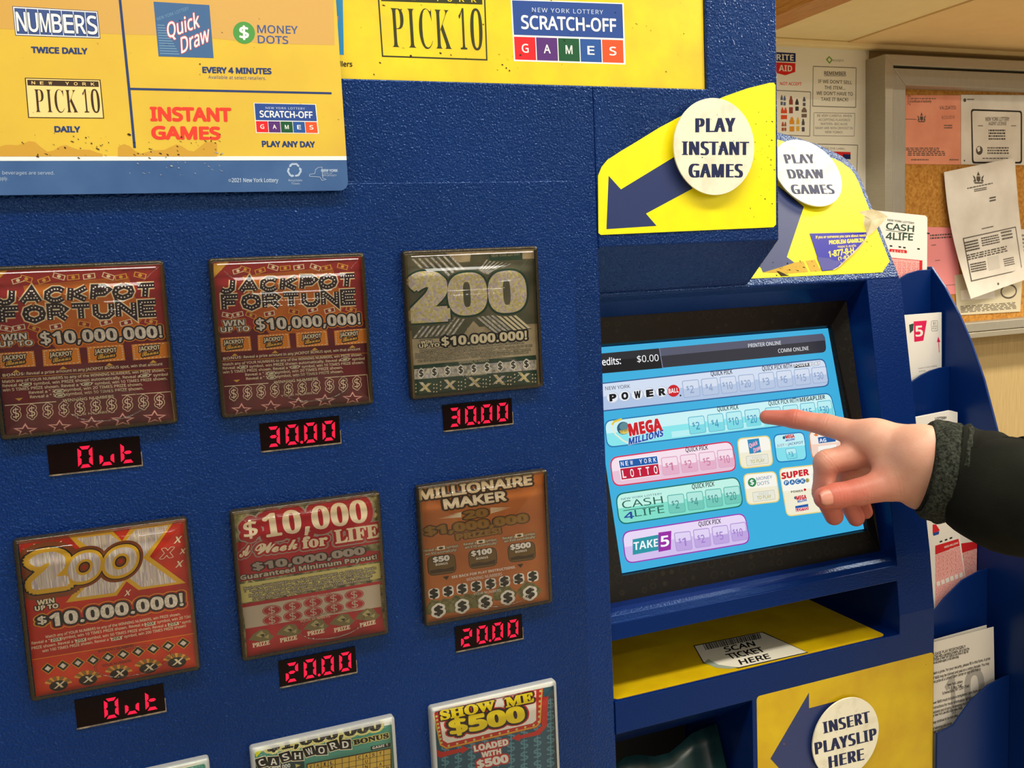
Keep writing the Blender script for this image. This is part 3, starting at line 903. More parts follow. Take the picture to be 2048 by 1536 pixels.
# cash4life row
panel((118, 502), (1092, 364), (1135, 602), (150, 750), .0085, E_(24, 112, 104), E_(196, 246, 234), E_(132, 226, 206))
cb = (E_(92, 176, 168), E_(180, 236, 226), E_(116, 204, 188), E_(78, 152, 148))
buttons([(526, 514), (658, 499), (677, 645), (545, 660)], [(968, 451), (1096, 437), (1115, 574), (986, 590)], ['2', '4', '10', '20'], *cb)
qp((725, 464), (900, 441), (722, 429))
tg = E_(36, 98, 78)
UI.text('NEW YORK LOTTERY', (167, 553), (489, 508), (165, 538), E_(40, 78, 120), 5)
UI.text('CASH', (178, 619), (497, 576), (168, 562), tg, 5)
UI.strip([(182, 636), (500, 592)], .0006, tg, 5)
UI.text('4', (194, 704), (268, 694), (188, 652), E_(40, 76, 160), 5, fat=.016)
UI.text('LIFE', (277, 683), (508, 650), (269, 630), tg, 5)
# take 5 row
panel((168, 802), (1142, 650), (1187, 892), (200, 1058), .0085, E_(152, 64, 180), E_(236, 220, 250), E_(214, 194, 242))
tb = (E_(178, 150, 214), E_(228, 214, 248), E_(194, 168, 228), E_(164, 130, 206))
buttons([(580, 809), (712, 794), (730, 940), (600, 958)], [(1020, 739), (1146, 722), (1165, 862), (1040, 880)], ['1', '2', '5', '10'], *tb)
qp((777, 759), (952, 733), (774, 724))
UI.poly([(256, 862), (460, 824), (462, 945), (257, 984)], E_(46, 152, 168), 5)
UI.text('TAKE', (264, 948), (456, 916), (262, 886), wt, 6, fk='n')
UI.poly([(459, 808), (561, 794), (557, 942), (460, 961)], E_(156, 48, 168), 6)
UI.text('5', (478, 922), (545, 911), (474, 838), wt, 7, fk='n')


def tile(TL, TR, BR, BL, edge, top, bot):
    panel(TL, TR, BR, BL, .006, edge, top, bot)


ye, yt, yb = E_(238, 216, 132), E_(253, 251, 240), E_(246, 240, 214)


def press(c):
    UI.rr(*c, .0012, E_(196, 192, 170), 5); UI.rr(*c, .001, E_(236, 236, 222), 6, inset=.0004)
    q = bil(*c); ol = E_(190, 180, 96)
    UI.text('PRESS', q(.28, .42), q(.72, .42), q(.28, .16), E_(206, 204, 190), 7)
    UI.text('TO PLAY', q(.18, .8), q(.82, .8), q(.18, .46), ol, 7, fat=.012)


tile((1076, 66), (1337, 40), (1367, 280), (1108, 308), ye, yt, yb)
UI.poly([(1159, 77), (1250, 65), (1268, 175), (1178, 189)], E_(48, 142, 190), 5)
UI.text('Quick', (1178, 140), (1240, 112), (1172, 112), [(E_(230, 90, 130), .06), (E_(220, 230, 250), .01)], 6)
UI.text('Draw', (1212, 178), (1262, 150), (1206, 148), [(E_(230, 90, 130), .06), (E_(220, 230, 250), .01)], 6)
press([(1147, 207), (1320, 187), (1329, 262), (1155, 284)])
tile((1362, 36), (1607, 12), (1634, 236), (1390, 260), E_(38, 122, 190), E_(196, 244, 248), E_(136, 228, 240))
mega((1462, 68), (1532, 58), (1459, 42), (1462, 90), (1532, 78), (1461, 76))
UI.ell((1448, 60), (1459, 58), (1447, 48), E_(44, 92, 120), 5)
UI.text('JUST', (1392, 133), (1452, 126), (1390, 115), E_(150, 120, 160), 5, fat=.01)
UI.text('THE', (1458, 124), (1472, 122), (1457, 112), E_(200, 120, 60), 5)
UI.text('JACKPOT', (1478, 122), (1600, 106), (1476, 103), E_(70, 92, 140), 5, fat=.01)
buttons([(1457, 149), (1540, 139), (1557, 222), (1474, 233)], [(1457, 149), (1540, 139), (1557, 222), (1474, 233)], ['3'], *mb_)
tile((1640, 10), (1885, -12), (1910, 205), (1668, 232), E_(238, 128, 64), E_(253, 240, 230), E_(248, 214, 196))
UI.poly([(1715, 58), (1850, 42), (1856, 90), (1722, 106)], E_(40, 96, 164), 5)
UI.text('AG', (1728, 98), (1782, 92), (1724, 70), wt, 6, fk='n')
UI.poly([(1680, 40), (1700, 25), (1720, 45), (1700, 50)], E_(238, 128, 64), 5)
UI.rr((1715, 130), (1860, 112), (1866, 170), (1722, 190), .001, E_(250, 248, 240), 5)
tile((1124, 346), (1387, 322), (1420, 566), (1158, 594), ye, yt, yb)
UI.ell((1197, 413), (1230, 409), (1193, 378), E_(48, 140, 84), 5)
UI.text('$', (1184, 434), (1213, 430), (1179, 394), wt, 6, fat=.012)
UI.text('MONEY', (1233, 399), (1356, 381), (1230, 374), E_(50, 104, 166), 5)
UI.text('DOTS', (1240, 438), (1333, 424), (1237, 412), E_(50, 104, 166), 5)
press([(1199, 491), (1372, 471), (1381, 545), (1207, 568)])
tile((1406, 302), (1900, 248), (1962, 620), (1470, 684), ye, yt, yb)
UI.text('SUPER', (1433, 386), (1645, 353), (1427, 340), [(E_(240, 220, 200), .05), (E_(206, 30, 44), .02)], 5, fk='n')
for ch, x, y in (('P', 1467, 416), ('A', 1513, 411), ('C', 1556, 405), ('K', 1595, 402)):
    UI.ell((x, y), (x + 21, y - 2), (x - 2, y - 21), E_(48, 110, 170), 5)
    UI.text(ch, (x - 9, y + 12), (x + 11, y + 9), (x - 11, y - 11), wt, 6, fat=.012)
UI.ell((1632, 397), (1648, 395), (1631, 380), E_(186, 180, 110), 5)
UI.text('S', (1625, 408), (1640, 406), (1623, 388), E_(60, 60, 60), 6)
UI.text('POWER', (1505, 496), (1600, 486), (1502, 480), k_, 5, fk='n')
UI.ell((1613, 470), (1623, 469), (1612, 460), E_(206, 28, 38), 5)
mega((1548, 552), (1626, 540), (1545, 522), (1556, 572), (1628, 558), (1552, 556))
UI.ell((1540, 534), (1552, 532), (1538, 522), E_(44, 92, 120), 5)
UI.poly([(1536, 600), (1638, 582), (1640, 602), (1538, 618)], E_(40, 92, 172), 5)
UI.poly([(1538, 620), (1640, 604), (1642, 628), (1542, 644)], E_(206, 28, 60), 5)
UI.text('LOTTO', (1545, 640), (1636, 626), (1543, 622), wt, 6, fat=.012)
UI.rr((1664, 338), (1860, 312), (1880, 420), (1684, 450), .002, E_(238, 236, 226), 5)
UI.build('touchscreen', machine, 'lit touchscreen menu with rows of lottery game buttons')

# ---------------------------------------------------------------- ticket windows, price displays, scratch tickets
PX, PZ, WW, WH = 0.13514, 0.17487, 0.10716, 0.1097
CT1, CT2, CT3 = (0, 490, .3125), (390, 480, .28636), (780, 470, .26034)
CT4, CT5, CT6, CT7 = (0, 1010, .29944), (440, 960, .27994), (810, 920, .26037), (200, 1330, .48828)
m_clear = clear('clear_acrylic', (0.985, 0.985, 0.97), 1.45, 0.02)
m_rim = clear('acrylic_edge', (0.50, 0.42, 0.28), 1.5, 0.05, 0.16, (0.16, 0.12, 0.05))
m_rimw = clear('acrylic_edge_white', (0.90, 0.95, 0.92), 1.5, 0.06, 0.34, (0.95, 0.97, 0.95))


def rrect(x0, x1, z0, z1, r, n=4):
    out = []
    for cx, cz, a in ((x1 - r, z1 - r, 0), (x0 + r, z1 - r, 90), (x0 + r, z0 + r, 180), (x1 - r, z0 + r, 270)):
        for k in range(n + 1):
            t = math.radians(a + 90 * k / n); out.append((cx + r * math.cos(t), cz + r * math.sin(t)))
    return out


def cover(i, j, rim, label):
    X, Z = i * PX, Z0 - j * PZ
    rings = [(0, 0), (0, .0048), (.0004, .0062), (.0013, .0070), (.0030, .0072), (.0034, .0072), *[(d, .0074 + .0066 * (1 - (1 - d / .0517) ** 2)) for d in (.0045, .007, .010, .014, .019, .025, .032, .040, .048, .0515)]]
    V = []; Fs = []; mi = []
    for d, h in rings:
        V += [(x, -h, z) for x, z in rrect(X + d, X + WW - d, Z - WH + d, Z - d, max(.0025 - d * .3, .0008))]
    n = 20
    for k in range(len(rings) - 1):
        for a in range(n):
            b = (a + 1) % n
            Fs.append((k * n + a, k * n + b, (k + 1) * n + b, (k + 1) * n + a)); mi.append(0 if k < 4 else 1)
    Fs.append(tuple((len(rings) - 1) * n + a for a in range(n))); mi.append(1)
    # raised finger oval on the front of the cover
    cx, cz, rx, rz = X + WW * .60, Z - WH * .845, .0235, .0098
    m_, q_ = 40, 6; k0 = len(V)
    for a in range(m_):
        t = 2 * math.pi * a / m_
        for b in range(q_):
            u = 2 * math.pi * b / q_
            V.append((cx + (rx + .0006 * math.cos(u)) * math.cos(t), -.0112 - .0006 * math.sin(u), cz + (rz + .0006 * math.cos(u)) * math.sin(t)))
    for a in range(m_):
        for b in range(q_):
            Fs.append((k0 + a * q_ + b, k0 + a * q_ + (b + 1) % q_, k0 + ((a + 1) % m_) * q_ + (b + 1) % q_, k0 + ((a + 1) % m_) * q_ + b)); mi.append(1)
    o = mesh_obj('ticket_cover', V, Fs, [rim, m_clear], machine, mi, smooth=True, label=label)
    bm = bmesh.new(); bm.from_mesh(o.data); bmesh.ops.recalc_face_normals(bm, faces=bm.faces); bm.to_mesh(o.data); bm.free()
    return o


SEG = {'0': 'abcdef', '1': 'bc', '2': 'abged', '3': 'abgcd', 'O': 'abcdef', 'u': 'cde', 't': 'fegd', '5': 'afgcd', '4': 'fgbc'}
m_led = mat('led_red', (255, 16, 62), 0.4, 0.3, emit=1.35)
m_ledg = mat('display_dark', (14, 2, 3), 0.2, 0.12)
m_lip = add_noise(mat('display_lip', (120, 108, 90), 0.6, 0.3), 200, (140, 124, 100), (70, 66, 62))


def display(i, j, txt, label):
    X, Z = i * PX + .02535, Z0 - j * PZ - .1164
    w, h = .0565, .0198
    o = MB().box(X, X + w, -.0006, .003, Z - h, Z).box(X - .0003, X + w + .0004, -.0012, .0, Z - h - .0008, Z - h + .0001, 1).box(X + w - .0001, X + w + .0005, -.0010, .0, Z - h, Z - h * .55, 1).build('price_display', [m_ledg, m_lip], machine, label=label)
    S = Sheet(vplane(-.0008)); S.crop = None
    H, Wd, t, gap = .0144, .0090, .0022, .0001
    y0 = -j * PZ - .1164 - h + .0024
    shr = .05
    for k, ch in enumerate(txt.replace('.', '')):
        if ch == ' ': continue
        x0 = i * PX + .02535 + .0042 + .0131 * k
        hh = H / 2
        P = {'a': ((t * .6, H), (Wd - t * .6, H), (Wd - t * 1.25, H - t), (t * 1.25, H - t)), 'd': ((t * .6, 0), (Wd - t * .6, 0), (Wd - t * 1.25, t), (t * 1.25, t)),
             'g': ((t * .9, hh), (t * 1.5, hh + t / 2), (Wd - t * 1.5, hh + t / 2), (Wd - t * .9, hh), (Wd - t * 1.5, hh - t / 2), (t * 1.5, hh - t / 2)),
             'f': ((0, H - t * .5), (0, hh + gap), (t * .5, hh + gap), (t, hh + t * .6), (t, H - t * 1.4)), 'e': ((0, t * .5), (0, hh - gap), (t * .5, hh - gap), (t, hh - t * .6), (t, t * 1.4)),
             'b': ((Wd, H - t * .5), (Wd, hh + gap), (Wd - t * .5, hh + gap), (Wd - t, hh + t * .6), (Wd - t, H - t * 1.4)), 'c': ((Wd, t * .5), (Wd, hh - gap), (Wd - t * .5, hh - gap), (Wd - t, hh - t * .6), (Wd - t, t * 1.4))}
        for s_ in SEG[ch]:
            S.polyuv([(x0 + a + shr * b, y0 + b) for a, b in P[s_]], m_led, 0)
        if k == 1 and '.' in txt:
            S.polyuv([(x0 + Wd + .0022 + .00105 * math.cos(a), y0 + .001 + .00105 * math.sin(a)) for a in np.linspace(0, 6.28, 13)[:-1]], m_led, 0)
    S.build('digits', o, 'glowing red digits')
    return o


PT = vplane(-.0012)
_tick = {}


def ticket(i, j, crop, base, label):
    S = Sheet(PT, crop)
    u0, u1, v1, v0 = i * PX + .0030, i * PX + WW - .0012, -j * PZ - .0024, -j * PZ - WH + .0012
    S.crop = None
    S.solid(.0004, base, uvs=[(u0, v0), (u1, v0), (u1, v1), (u0, v1)])
    S.crop = crop; S.clip = (u0, v0, u1, v1); S.lab = label
    return S


def finish(S, grp=None):
    o = S.build('lottery_ticket'); tag(o, S.lab, 'lottery ticket', grp); return o


def fit(S, pts, m, L):
    S.poly(pts, m, L)


def row(n, A, B):
    A = np.array(A, float); B = np.array(B, float)
    return [tuple(A + (B - A) * k / (n - 1)) for k in range(n)]


def star(c, r, sq=1.0):
    return [(c[0] + (r if k % 2 == 0 else r * .42) * math.sin(math.pi * k / 5), c[1] - sq * (r if k % 2 == 0 else r * .42) * math.cos(math.pi * k / 5)) for k in range(10)]


def foil(key, cols, scale, rough=0.25, metal=0.15, stretch=None):
    """speckled holographic foil"""
    if key in MATS: return MATS[key]
    m = mat(key, cols[0], rough, 0.5, metal)
    nt, N, L, b = nodes(m)
    tc = N.new('ShaderNodeTexCoord'); vo = N.new('ShaderNodeTexVoronoi'); vo.inputs['Scale'].default_value = scale
    src = tc.outputs['Object']
    if stretch:
        mp = N.new('ShaderNodeMapping'); mp.inputs['Scale'].default_value = stretch; mp.inputs['Rotation'].default_value = (0, .6, 0); L.new(src, mp.inputs['Vector']); src = mp.outputs['Vector']
    L.new(src, vo.inputs['Vector'])
    sp = N.new('ShaderNodeSeparateColor'); L.new(vo.outputs['Color'], sp.inputs[0])
    r = N.new('ShaderNodeValToRGB'); r.color_ramp.interpolation = 'LINEAR'
    while len(r.color_ramp.elements) < len(cols): r.color_ramp.elements.new(0.5)
    for k, c in enumerate(cols):
        r.color_ramp.elements[k].position = k / (len(cols) - 1); r.color_ramp.elements[k].color = tuple(lin(x) for x in c) + (1,)
    L.new(sp.outputs[0], r.inputs['Fac']); L.new(r.outputs['Color'], b.inputs['Base Color'])
    return m


def tp(key, *c): return mat('ticket_' + key, c, 0.4, 0.35)


t_cream = tp('cream', 244, 232, 200); t_dark = tp('dark', 44, 22, 30); t_mar = add_noise(tp('maroon', 112, 20, 34), 60, (120, 22, 36), (94, 14, 30)); t_or = tp('orange', 236, 142, 34)
t_gold = tp('gold', 226, 176, 70); t_pink = tp('pink', 236, 110, 140); t_wht = tp('white', 246, 244, 238); t_blk = tp('black', 24, 22, 20)
t_silver = foil('ticket_silver', [(240, 238, 228), (206, 200, 186), (250, 246, 236), (222, 206, 196)], 900)

SK = {'J': [[(.72, 1), (.72, .28), (.55, .06), (.3, .04), (.1, .2)]], 'A': [[(.06, 0), (.5, 1), (.94, 0)], [(.26, .32), (.74, .32)]],
      'C': [[(.92, .78), (.7, .96), (.4, .97), (.12, .7), (.12, .3), (.4, .03), (.7, .04), (.92, .22)]], 'K': [[(.1, 0), (.1, 1)], [(.9, 1), (.25, .5), (.92, 0)]],
      'P': [[(.1, 0), (.1, 1), (.65, .98), (.88, .75), (.65, .46), (.2, .46)]], 'O': [[(.5, 1), (.14, .8), (.06, .5), (.14, .2), (.5, 0), (.86, .2), (.94, .5), (.86, .8), (.5, 1)]],
      'T': [[(.04, .95), (.96, .95)], [(.5, .8), (.5, 0)]], 'F': [[(.1, 0), (.1, .97), (.92, .97)], [(.2, .52), (.75, .52)]], 'R': [[(.1, 0), (.1, 1), (.65, .98), (.88, .75), (.65, .48), (.2, .48)], [(.55, .4), (.92, 0)]],
      'U': [[(.08, 1), (.08, .3), (.3, .05), (.7, .05), (.92, .3), (.92, 1)]], 'N': [[(.08, 0), (.08, 1), (.92, 0), (.92, 1)]], 'E': [[(.92, .97), (.1, .97), (.1, .03), (.92, .03)], [(.2, .5), (.8, .5)]]}


def marquee(S, word, A, B, C, L):
    """marquee lettering: dark strokes with bulbs, pale outline"""
    A, B, C = (S.uv(p) for p in (A, B, C))
    ex = (B - A) / (len(word) - .16); ey = C - A
    crop = S.crop; S.crop = None
    w = np.linalg.norm(ex) * .84
    for k, ch in enumerate(word):
        for st in SK[ch]:
            pts = [A + ex * (k + .84 * x) + ey * y for x, y in st]
            S.stripuv(pts, w * .48, t_or, L); S.stripuv(pts, w * .42, t_cream, L + 1); S.stripuv(pts, w * .31, t_dark, L + 2)
    for k, ch in enumerate(word):
        for st in SK[ch]:
            pts = [A + ex * (k + .84 * x) + ey * y for x, y in st]
            for p, q in zip(pts[:-1], pts[1:]):
                d = np.linalg.norm(q - p); n = max(1, int(round(d / .0019)))
                for s_ in range(n):
                    c = p + (q - p) * (s_ + .5) / n
                    S.polyuv([c + .00052 * np.array((math.cos(t), math.sin(t))) for t in np.linspace(0, 6.28, 8)[:-1]], t_wht, L + 3)
    S.crop = crop


def note(S, c, w, h, ang, m, L, mid=None):
    ca, sa = math.cos(ang), math.sin(ang)
    P = lambda x, y: (c[0] + x * w * ca - y * h * sa, c[1] + x * w * sa + y * h * ca)
    S.poly([P(-.5, -.5), P(.5, -.5), P(.5, .5), P(-.5, .5)], m, L)
    if mid:
        S.poly([P(-.42, -.36), P(.42, -.36), P(.42, .36), P(-.42, .36)], mid, L + 1)
        S.ell(c, P(.16, 0), P(0, .3), m, L + 2, 12)


def dollar(S, c, h, layers, L, slope=-.085, fk='n', wd=.58):
    x, y = c
    S.text('$', (x - h * wd / 2, y + h / 2 - slope * h * wd / 2 - 0), (x + h * wd / 2, y + h / 2 + slope * h * wd / 2), (x - h * wd / 2 - .03 * h, y - h / 2 - slope * h * wd / 2), layers, L, fk=fk)


# ---- jackpot fortune (two of them)
S = ticket(1, 0, CT2, t_mar, 'maroon JACKPOT FORTUNE ticket in the middle of the top row, above 30.00')
rd = tp('red', 158, 36, 40)
S.poly([(100, 120), (1220, 60), (1240, 330), (1200, 560), (130, 640)], rd, 1)
S.poly([(330, 250), (960, 190), (1040, 470), (900, 640), (520, 660), (380, 480)], add_noise(tp('amber', 206, 112, 30), 60, (212, 118, 32), (190, 92, 30)), 2)
for x, y, a in ((350, 205, .3), (455, 215, -.35), (545, 190, .3), (630, 196, -.1), (725, 190, -.15), (840, 190, .35), (915, 195, -.2), (1030, 185, .25), (300, 215, -.3), (300, 520, -.2), (390, 525, .4), (520, 515, -.2), (690, 500, .2), (820, 488, -.3), (940, 492, -.25), (1090, 485, .3), (225, 525, .2)):
    note(S, (x, y), 74, 34, a, t_gold if (x // 10) % 2 else t_cream, 3, rd)
S.poly([(130, 165), (240, 150), (130, 265)], t_gold, 3)
marquee(S, 'JACKPOT', (170, 366), (1112, 322), (176, 284), 6)
marquee(S, 'FORTUNE', (192, 486), (1132, 440), (186, 396), 6)
S.text('NEW YORK LOTTERY', (922, 160), (1128, 150), (921, 146), t_dark, 4)
S.text('WIN', (196, 603), (346, 594), (193, 563), [(t_or, .11), (t_dark, .07), (t_silver, .01)], 4, fk='n')
S.text('UP TO', (180, 645), (382, 634), (176, 611), [(t_or, .11), (t_dark, .07), (t_silver, .01)], 4, fk='n')
S.text('$10,000,000!', (432, 629), (1156, 586), (423, 553), [(t_or, .11), (t_dark, .075), (t_silver, .015)], 4, fk='n')
for bx, (ja, jb), tr in (([(175, 684), (385, 671), (396, 772), (182, 784)], ((200, 729), (340, 719)), (277, 803)), ([(436, 664), (656, 650), (668, 755), (441, 772)], ((480, 711), (614, 700)), (558, 783)),
                         ([(702, 646), (921, 632), (932, 735), (709, 751)], ((750, 691), (880, 680)), (835, 763)), ([(970, 633), (1206, 615), (1212, 718), (978, 736)], ((1014, 675), (1140, 664)), (1098, 746))):
    S.poly(bx, t_or, 4)
    q = bil(*bx)
    for k in range(6):
        S.strip([q(.05, .08 + .15 * k), q(.05, .16 + .15 * k)], .0005, t_cream, 5); S.strip([q(.95, .08 + .15 * k), q(.95, .16 + .15 * k)], .0005, t_cream, 5)
    for k in range(9):
        S.strip([q(.08 + .1 * k, .07), q(.13 + .1 * k, .07)], .0005, t_cream, 5); S.strip([q(.08 + .1 * k, .93), q(.13 + .1 * k, .93)], .0005, t_cream, 5)
    (x0, y0), (x1, y1) = ja, jb
    S.text('JACKPOT', (x0, y0), (x1, y1), (x0 - 2, y0 - 27), [(t_dark, .12), (t_cream, .01)], 6, fk='n')
    S.text('Bonus', (x0 + 18, y0 + 36), (x1 - 8, y1 + 28), (x0 + 15, y0 + 8), [(t_dark, .14), (t_gold, .02)], 6, fk='c')
    S.poly([(tr[0] - 23, tr[1] + 9), (tr[0], tr[1] - 12), (tr[0] + 23, tr[1] + 5)], t_gold, 5)
S.text('BONUS:', (197, 838), (330, 826), (195, 820), t_cream, 4, fk='n')
S.text('Reveal a prize amount in any JACKPOT BONUS spot, win that amount', (340, 826), (1154, 768), (339, 808), t_cream, 4, fat=.012)
S.strip([(185, 846), (1216, 788)], .0003, t_gold, 4)
for t, A, B in (('Match any of YOUR NUMBERS to any of the WINNING NUMBERS, win PRIZE shown.', (195, 878), (1168, 808)), ('Reveal a "(\u00b7)" symbol, win PRIZE shown automatically. Reveal a " 5X " symbol', (195, 905), (1185, 835)),
                ('win 5 TIMES PRIZE shown. Reveal a " 10X " symbol, win 10 TIMES PRIZE shown.', (196, 933), (1180, 862)), ('Reveal a " 20X " symbol, win 20 TIMES PRIZE shown.', (352, 950), (1032, 898)), ('Reveal a " 50X " symbol, win 50 TIMES PRIZE shown.', (358, 978), (1036, 925))):
    S.text(t, A, B, (A[0] - 2, A[1] - 18), t_cream, 4, fat=.012)
for c in ((336, 888), (1046, 834), (697, 887), (533, 932), (537, 961)):
    S.ell(c, (c[0] + 34, c[1] - 3), (c[0], c[1] - 13), t_cream, 6, 16); S.ell(c, (c[0] + 27, c[1] - 2), (c[0], c[1] - 9), t_dark, 7, 16)
    S.ell(c, (c[0] + 18, c[1] - 2), (c[0], c[1] - 5), t_cream, 8, 12)
S.poly([(267, 978), (315, 974), (292, 994)], t_gold, 4)
S.strip([(205, 1023), (512, 1000)], .0005, t_cream, 4); S.strip([(905, 962), (1201, 940), (1220, 1130)], .0005, t_cream, 4)
S.text('WINNING NUMBERS', (553, 1003), (858, 976), (552, 985), t_cream, 4, fat=.012)
for c in row(10, (272, 1073), (1132, 998)): dollar(S, c, 66, [(t_cream, .105), (t_mar, .075), (t_cream, -.004)], 4)
S.text('YOUR NUMBERS', (600, 1096), (860, 1072), (598, 1082), t_cream, 4)
for c in ((325, 1186), (530, 1164), (722, 1144), (908, 1122), (1100, 1106)):
    p = star(c, 66, .62); S.strip(p, .0010, t_pink, 4, True); S.strip(p, .0004, t_cream, 5, True)
o2 = finish(S)
o1 = o2.copy(); COL.objects.link(o1); o1.location.x -= PX
tag(o1, 'maroon JACKPOT FORTUNE ticket at the left edge of the top row, above Out', 'lottery ticket')

# ---- green 200X
t_grn = add_noise(tp('olive', 82, 88, 68), 40, (72, 78, 60), (110, 106, 84)); t_sep = add_noise(tp('sepia', 200, 184, 154), 50, (210, 194, 164), (166, 150, 122)); t_dg = tp('deep_green', 26, 66, 50)
f_gold = foil('ticket_holo_gold', [(246, 236, 176), (222, 206, 120), (240, 226, 210), (206, 190, 214), (250, 240, 190), (214, 196, 130)], 620)
f_sil = foil('ticket_holo_silver', [(226, 222, 206), (176, 170, 160), (240, 232, 214), (196, 196, 214), (150, 146, 132)], 620)
S = ticket(2, 0, CT3, t_sep, 'green 200X ticket with holographic numerals in the rightmost window of the top row')
S.poly([(100, 250), (760, 190), (1130, 180), (1140, 680), (100, 740)], t_grn, 1)
S.poly([(100, 120), (420, 110), (700, 330), (300, 420), (100, 300)], t_grn, 2)
S.poly([(620, 150), (1000, 130), (760, 330), (600, 330)], t_grn, 2)
for k in range(7):
    S.poly([(165 + 48 * k, 185 - 4 * k), (182 + 48 * k, 182 - 4 * k), (330 + 48 * k, 330 - 4 * k), (306 + 48 * k, 332 - 4 * k)], f_sil, 3)
    S.poly([(740 + 30 * k, 190 + 5 * k), (752 + 30 * k, 190 + 5 * k), (680 + 14 * k, 290 + 2 * k), (664 + 14 * k, 290 + 2 * k)], f_sil, 3)
S.poly([(160, 640), (640, 620), (560, 790), (170, 800)], t_grn, 2); S.poly([(640, 640), (800, 560), (1090, 720), (820, 770)], t_grn, 2)
for k in range(8):
    S.poly([(290 + 40 * k, 650 - 3 * k), (306 + 40 * k, 649 - 3 * k), (196 + 42 * k, 792 - 4 * k), (176 + 42 * k, 794 - 4 * k)], f_sil, 3)
for k in range(8):
    S.poly([(660 + 38 * k, 630 - 4 * k), (682 + 38 * k, 628 - 4 * k), (830 + 36 * k, 750 - 5 * k), (806 + 36 * k, 752 - 5 * k)], f_sil if k < 4 else t_cream, 3)
S.poly([(560, 770), (640, 660), (740, 760)], t_sep, 3)
S.text('2', (172, 648), (430, 634), (150, 318), [(t_grn, .085), (t_dg, .07), (f_gold, .05)], 4, fk='n')


def sup(c, hw, hh, g_=0.0, ex=2.6, sl=-.085, lean=.06):
    out = []
    for t in np.linspace(0, 2 * math.pi, 48, endpoint=False):
        x = math.copysign(abs(math.cos(t)) ** (2 / ex), math.cos(t)) * (hw + g_); y = math.copysign(abs(math.sin(t)) ** (2 / ex), math.sin(t)) * (hh + g_)
        out.append((c[0] + x + lean * y, c[1] + y + sl * x))
    return out


for c, hw, hh in (((594, 453), 152, 164), ((900, 436), 148, 162)):
    for g_, m_, l_ in ((26, t_grn, 4), (16, t_dg, 5), (0, f_gold, 6.2)): S.poly(sup(c, hw, hh, g_), m_, l_)
    S.poly(sup((c[0] - 4, c[1] + 4), 28, 96, 0, 3.2), t_grn, 7.2)
S.poly([(760, 155), (1015, 135), (1018, 190), (765, 200)], t_dg, 4)
S.text('NEW YORK LOTTERY', (780, 170), (1000, 155), (779, 150), t_sep, 5)
S.text('$10.000.000!', (400, 852), (1050, 800), (396, 786), [(t_blk, .11), (t_cream, .02)], 4, fk='n')
S.text('WIN', (236, 836), (320, 830), (234, 812), [(t_blk, .11), (t_cream, .02)], 4, fk='n')
S.text('UP TO', (224, 868), (380, 856), (222, 842), [(t_blk, .11), (t_cream, .02)], 4, fk='n')
for t, A, B in (('Match any of YOUR NUMBERS to any of the WINNING NUMBERS, win PRIZE shown.', (232, 900), (1030, 832)), ('Reveal a " 10X " symbol, win 10 TIMES PRIZE shown. Reveal a " 20X " symbol, win 20 TIMES', (196, 926), (1092, 856)),
                ('PRIZE shown. Reveal a " 50X " symbol, win 50 TIMES PRIZE shown. Reveal a " 100X " symbol,', (196, 951), (1080, 884)), ('win 100 TIMES PRIZE shown. Reveal a " 200X " symbol, win 200 TIMES PRIZE shown!', (212, 977), (1062, 906))):
    S.text(t, A, B, (A[0] - 2, A[1] - 16), [(t_blk, .09), (t_cream, .005)], 4)
S.poly([(180, 1002), (1120, 922), (1124, 960), (184, 1042)], t_dg, 4)
S.text('WINNING NUMBERS', (527, 990), (760, 968), (525, 974), t_cream, 6)
S.poly([(180, 1032), (1120, 958), (1126, 1034), (186, 1110)], f_sil, 5)
for c in row(9, (240, 1062), (1048, 990)): dollar(S, c, 52, [(t_wht, .1), (t_blk, .02)], 6)
S.poly([(186, 1106), (1126, 1032), (1140, 1180), (190, 1290)], t_dg, 5)
S.text('YOUR NUMBERS', (556, 1090), (742, 1072), (554, 1074), t_cream, 6)
for c in row(5, (270, 1172), (1028, 1096)):
    for s_ in (-1, 1):
        S.poly([(c[0] - 48, c[1] - 34 * s_ - 8), (c[0] - 20, c[1] - 34 * s_ - 8), (c[0] + 48, c[1] + 34 * s_), (c[0] + 20, c[1] + 34 * s_)], f_gold, 6)
        for k in range(7):
            for d in (-76, 62, 84):
                x, y = c[0] + (d if s_ > 0 else d) , c[1] - 42 + 14 * k
                if (k + d) % 2: S.poly([(x, y), (x + 9, y - 1), (x + 9, y + 8), (x, y + 9)], t_cream, 6)
finish(S)

# ---- red 200X
t_red = add_noise(tp('scarlet', 206, 42, 18), 45, (212, 46, 16), (176, 26, 18)); t_br = tp('bronze', 132, 66, 20); t_yg = tp('yellow_gold', 226, 178, 40)
f_streak = foil('ticket_streak', [(222, 214, 206), (190, 178, 166), (244, 238, 226), (176, 166, 190), (230, 210, 200)], 300, stretch=(5, 1, .35))
S = ticket(0, 1, CT4, t_red, 'orange red 200X ticket with a big silver X, above a lit Out')
S.poly([(455, 205), (745, 165), (815, 240), (880, 145), (1165, 105), (1000, 345), (1240, 520), (925, 568), (845, 510), (780, 605), (440, 652), (640, 400)], t_yg, 2)
S.poly([(510, 222), (735, 195), (1180, 515), (945, 548)], f_streak, 3)
S.poly([(905, 165), (1130, 135), (765, 585), (505, 620)], f_streak, 4)
for c, h in (((235, 285), 44), ((385, 268), 40), ((1185, 236), 44), ((1218, 312), 34), ((1195, 398), 42), ((285, 604), 34), ((415, 588), 40), ((850, 591), 36), ((215, 290), 30)):
    S.text('X', (c[0] - h * .6, c[1] + h / 2), (c[0] + h * .5, c[1] + h / 2 - 8), (c[0] - h * .55, c[1] - h / 2), t_cream, 3, fk='n', shear=.2)
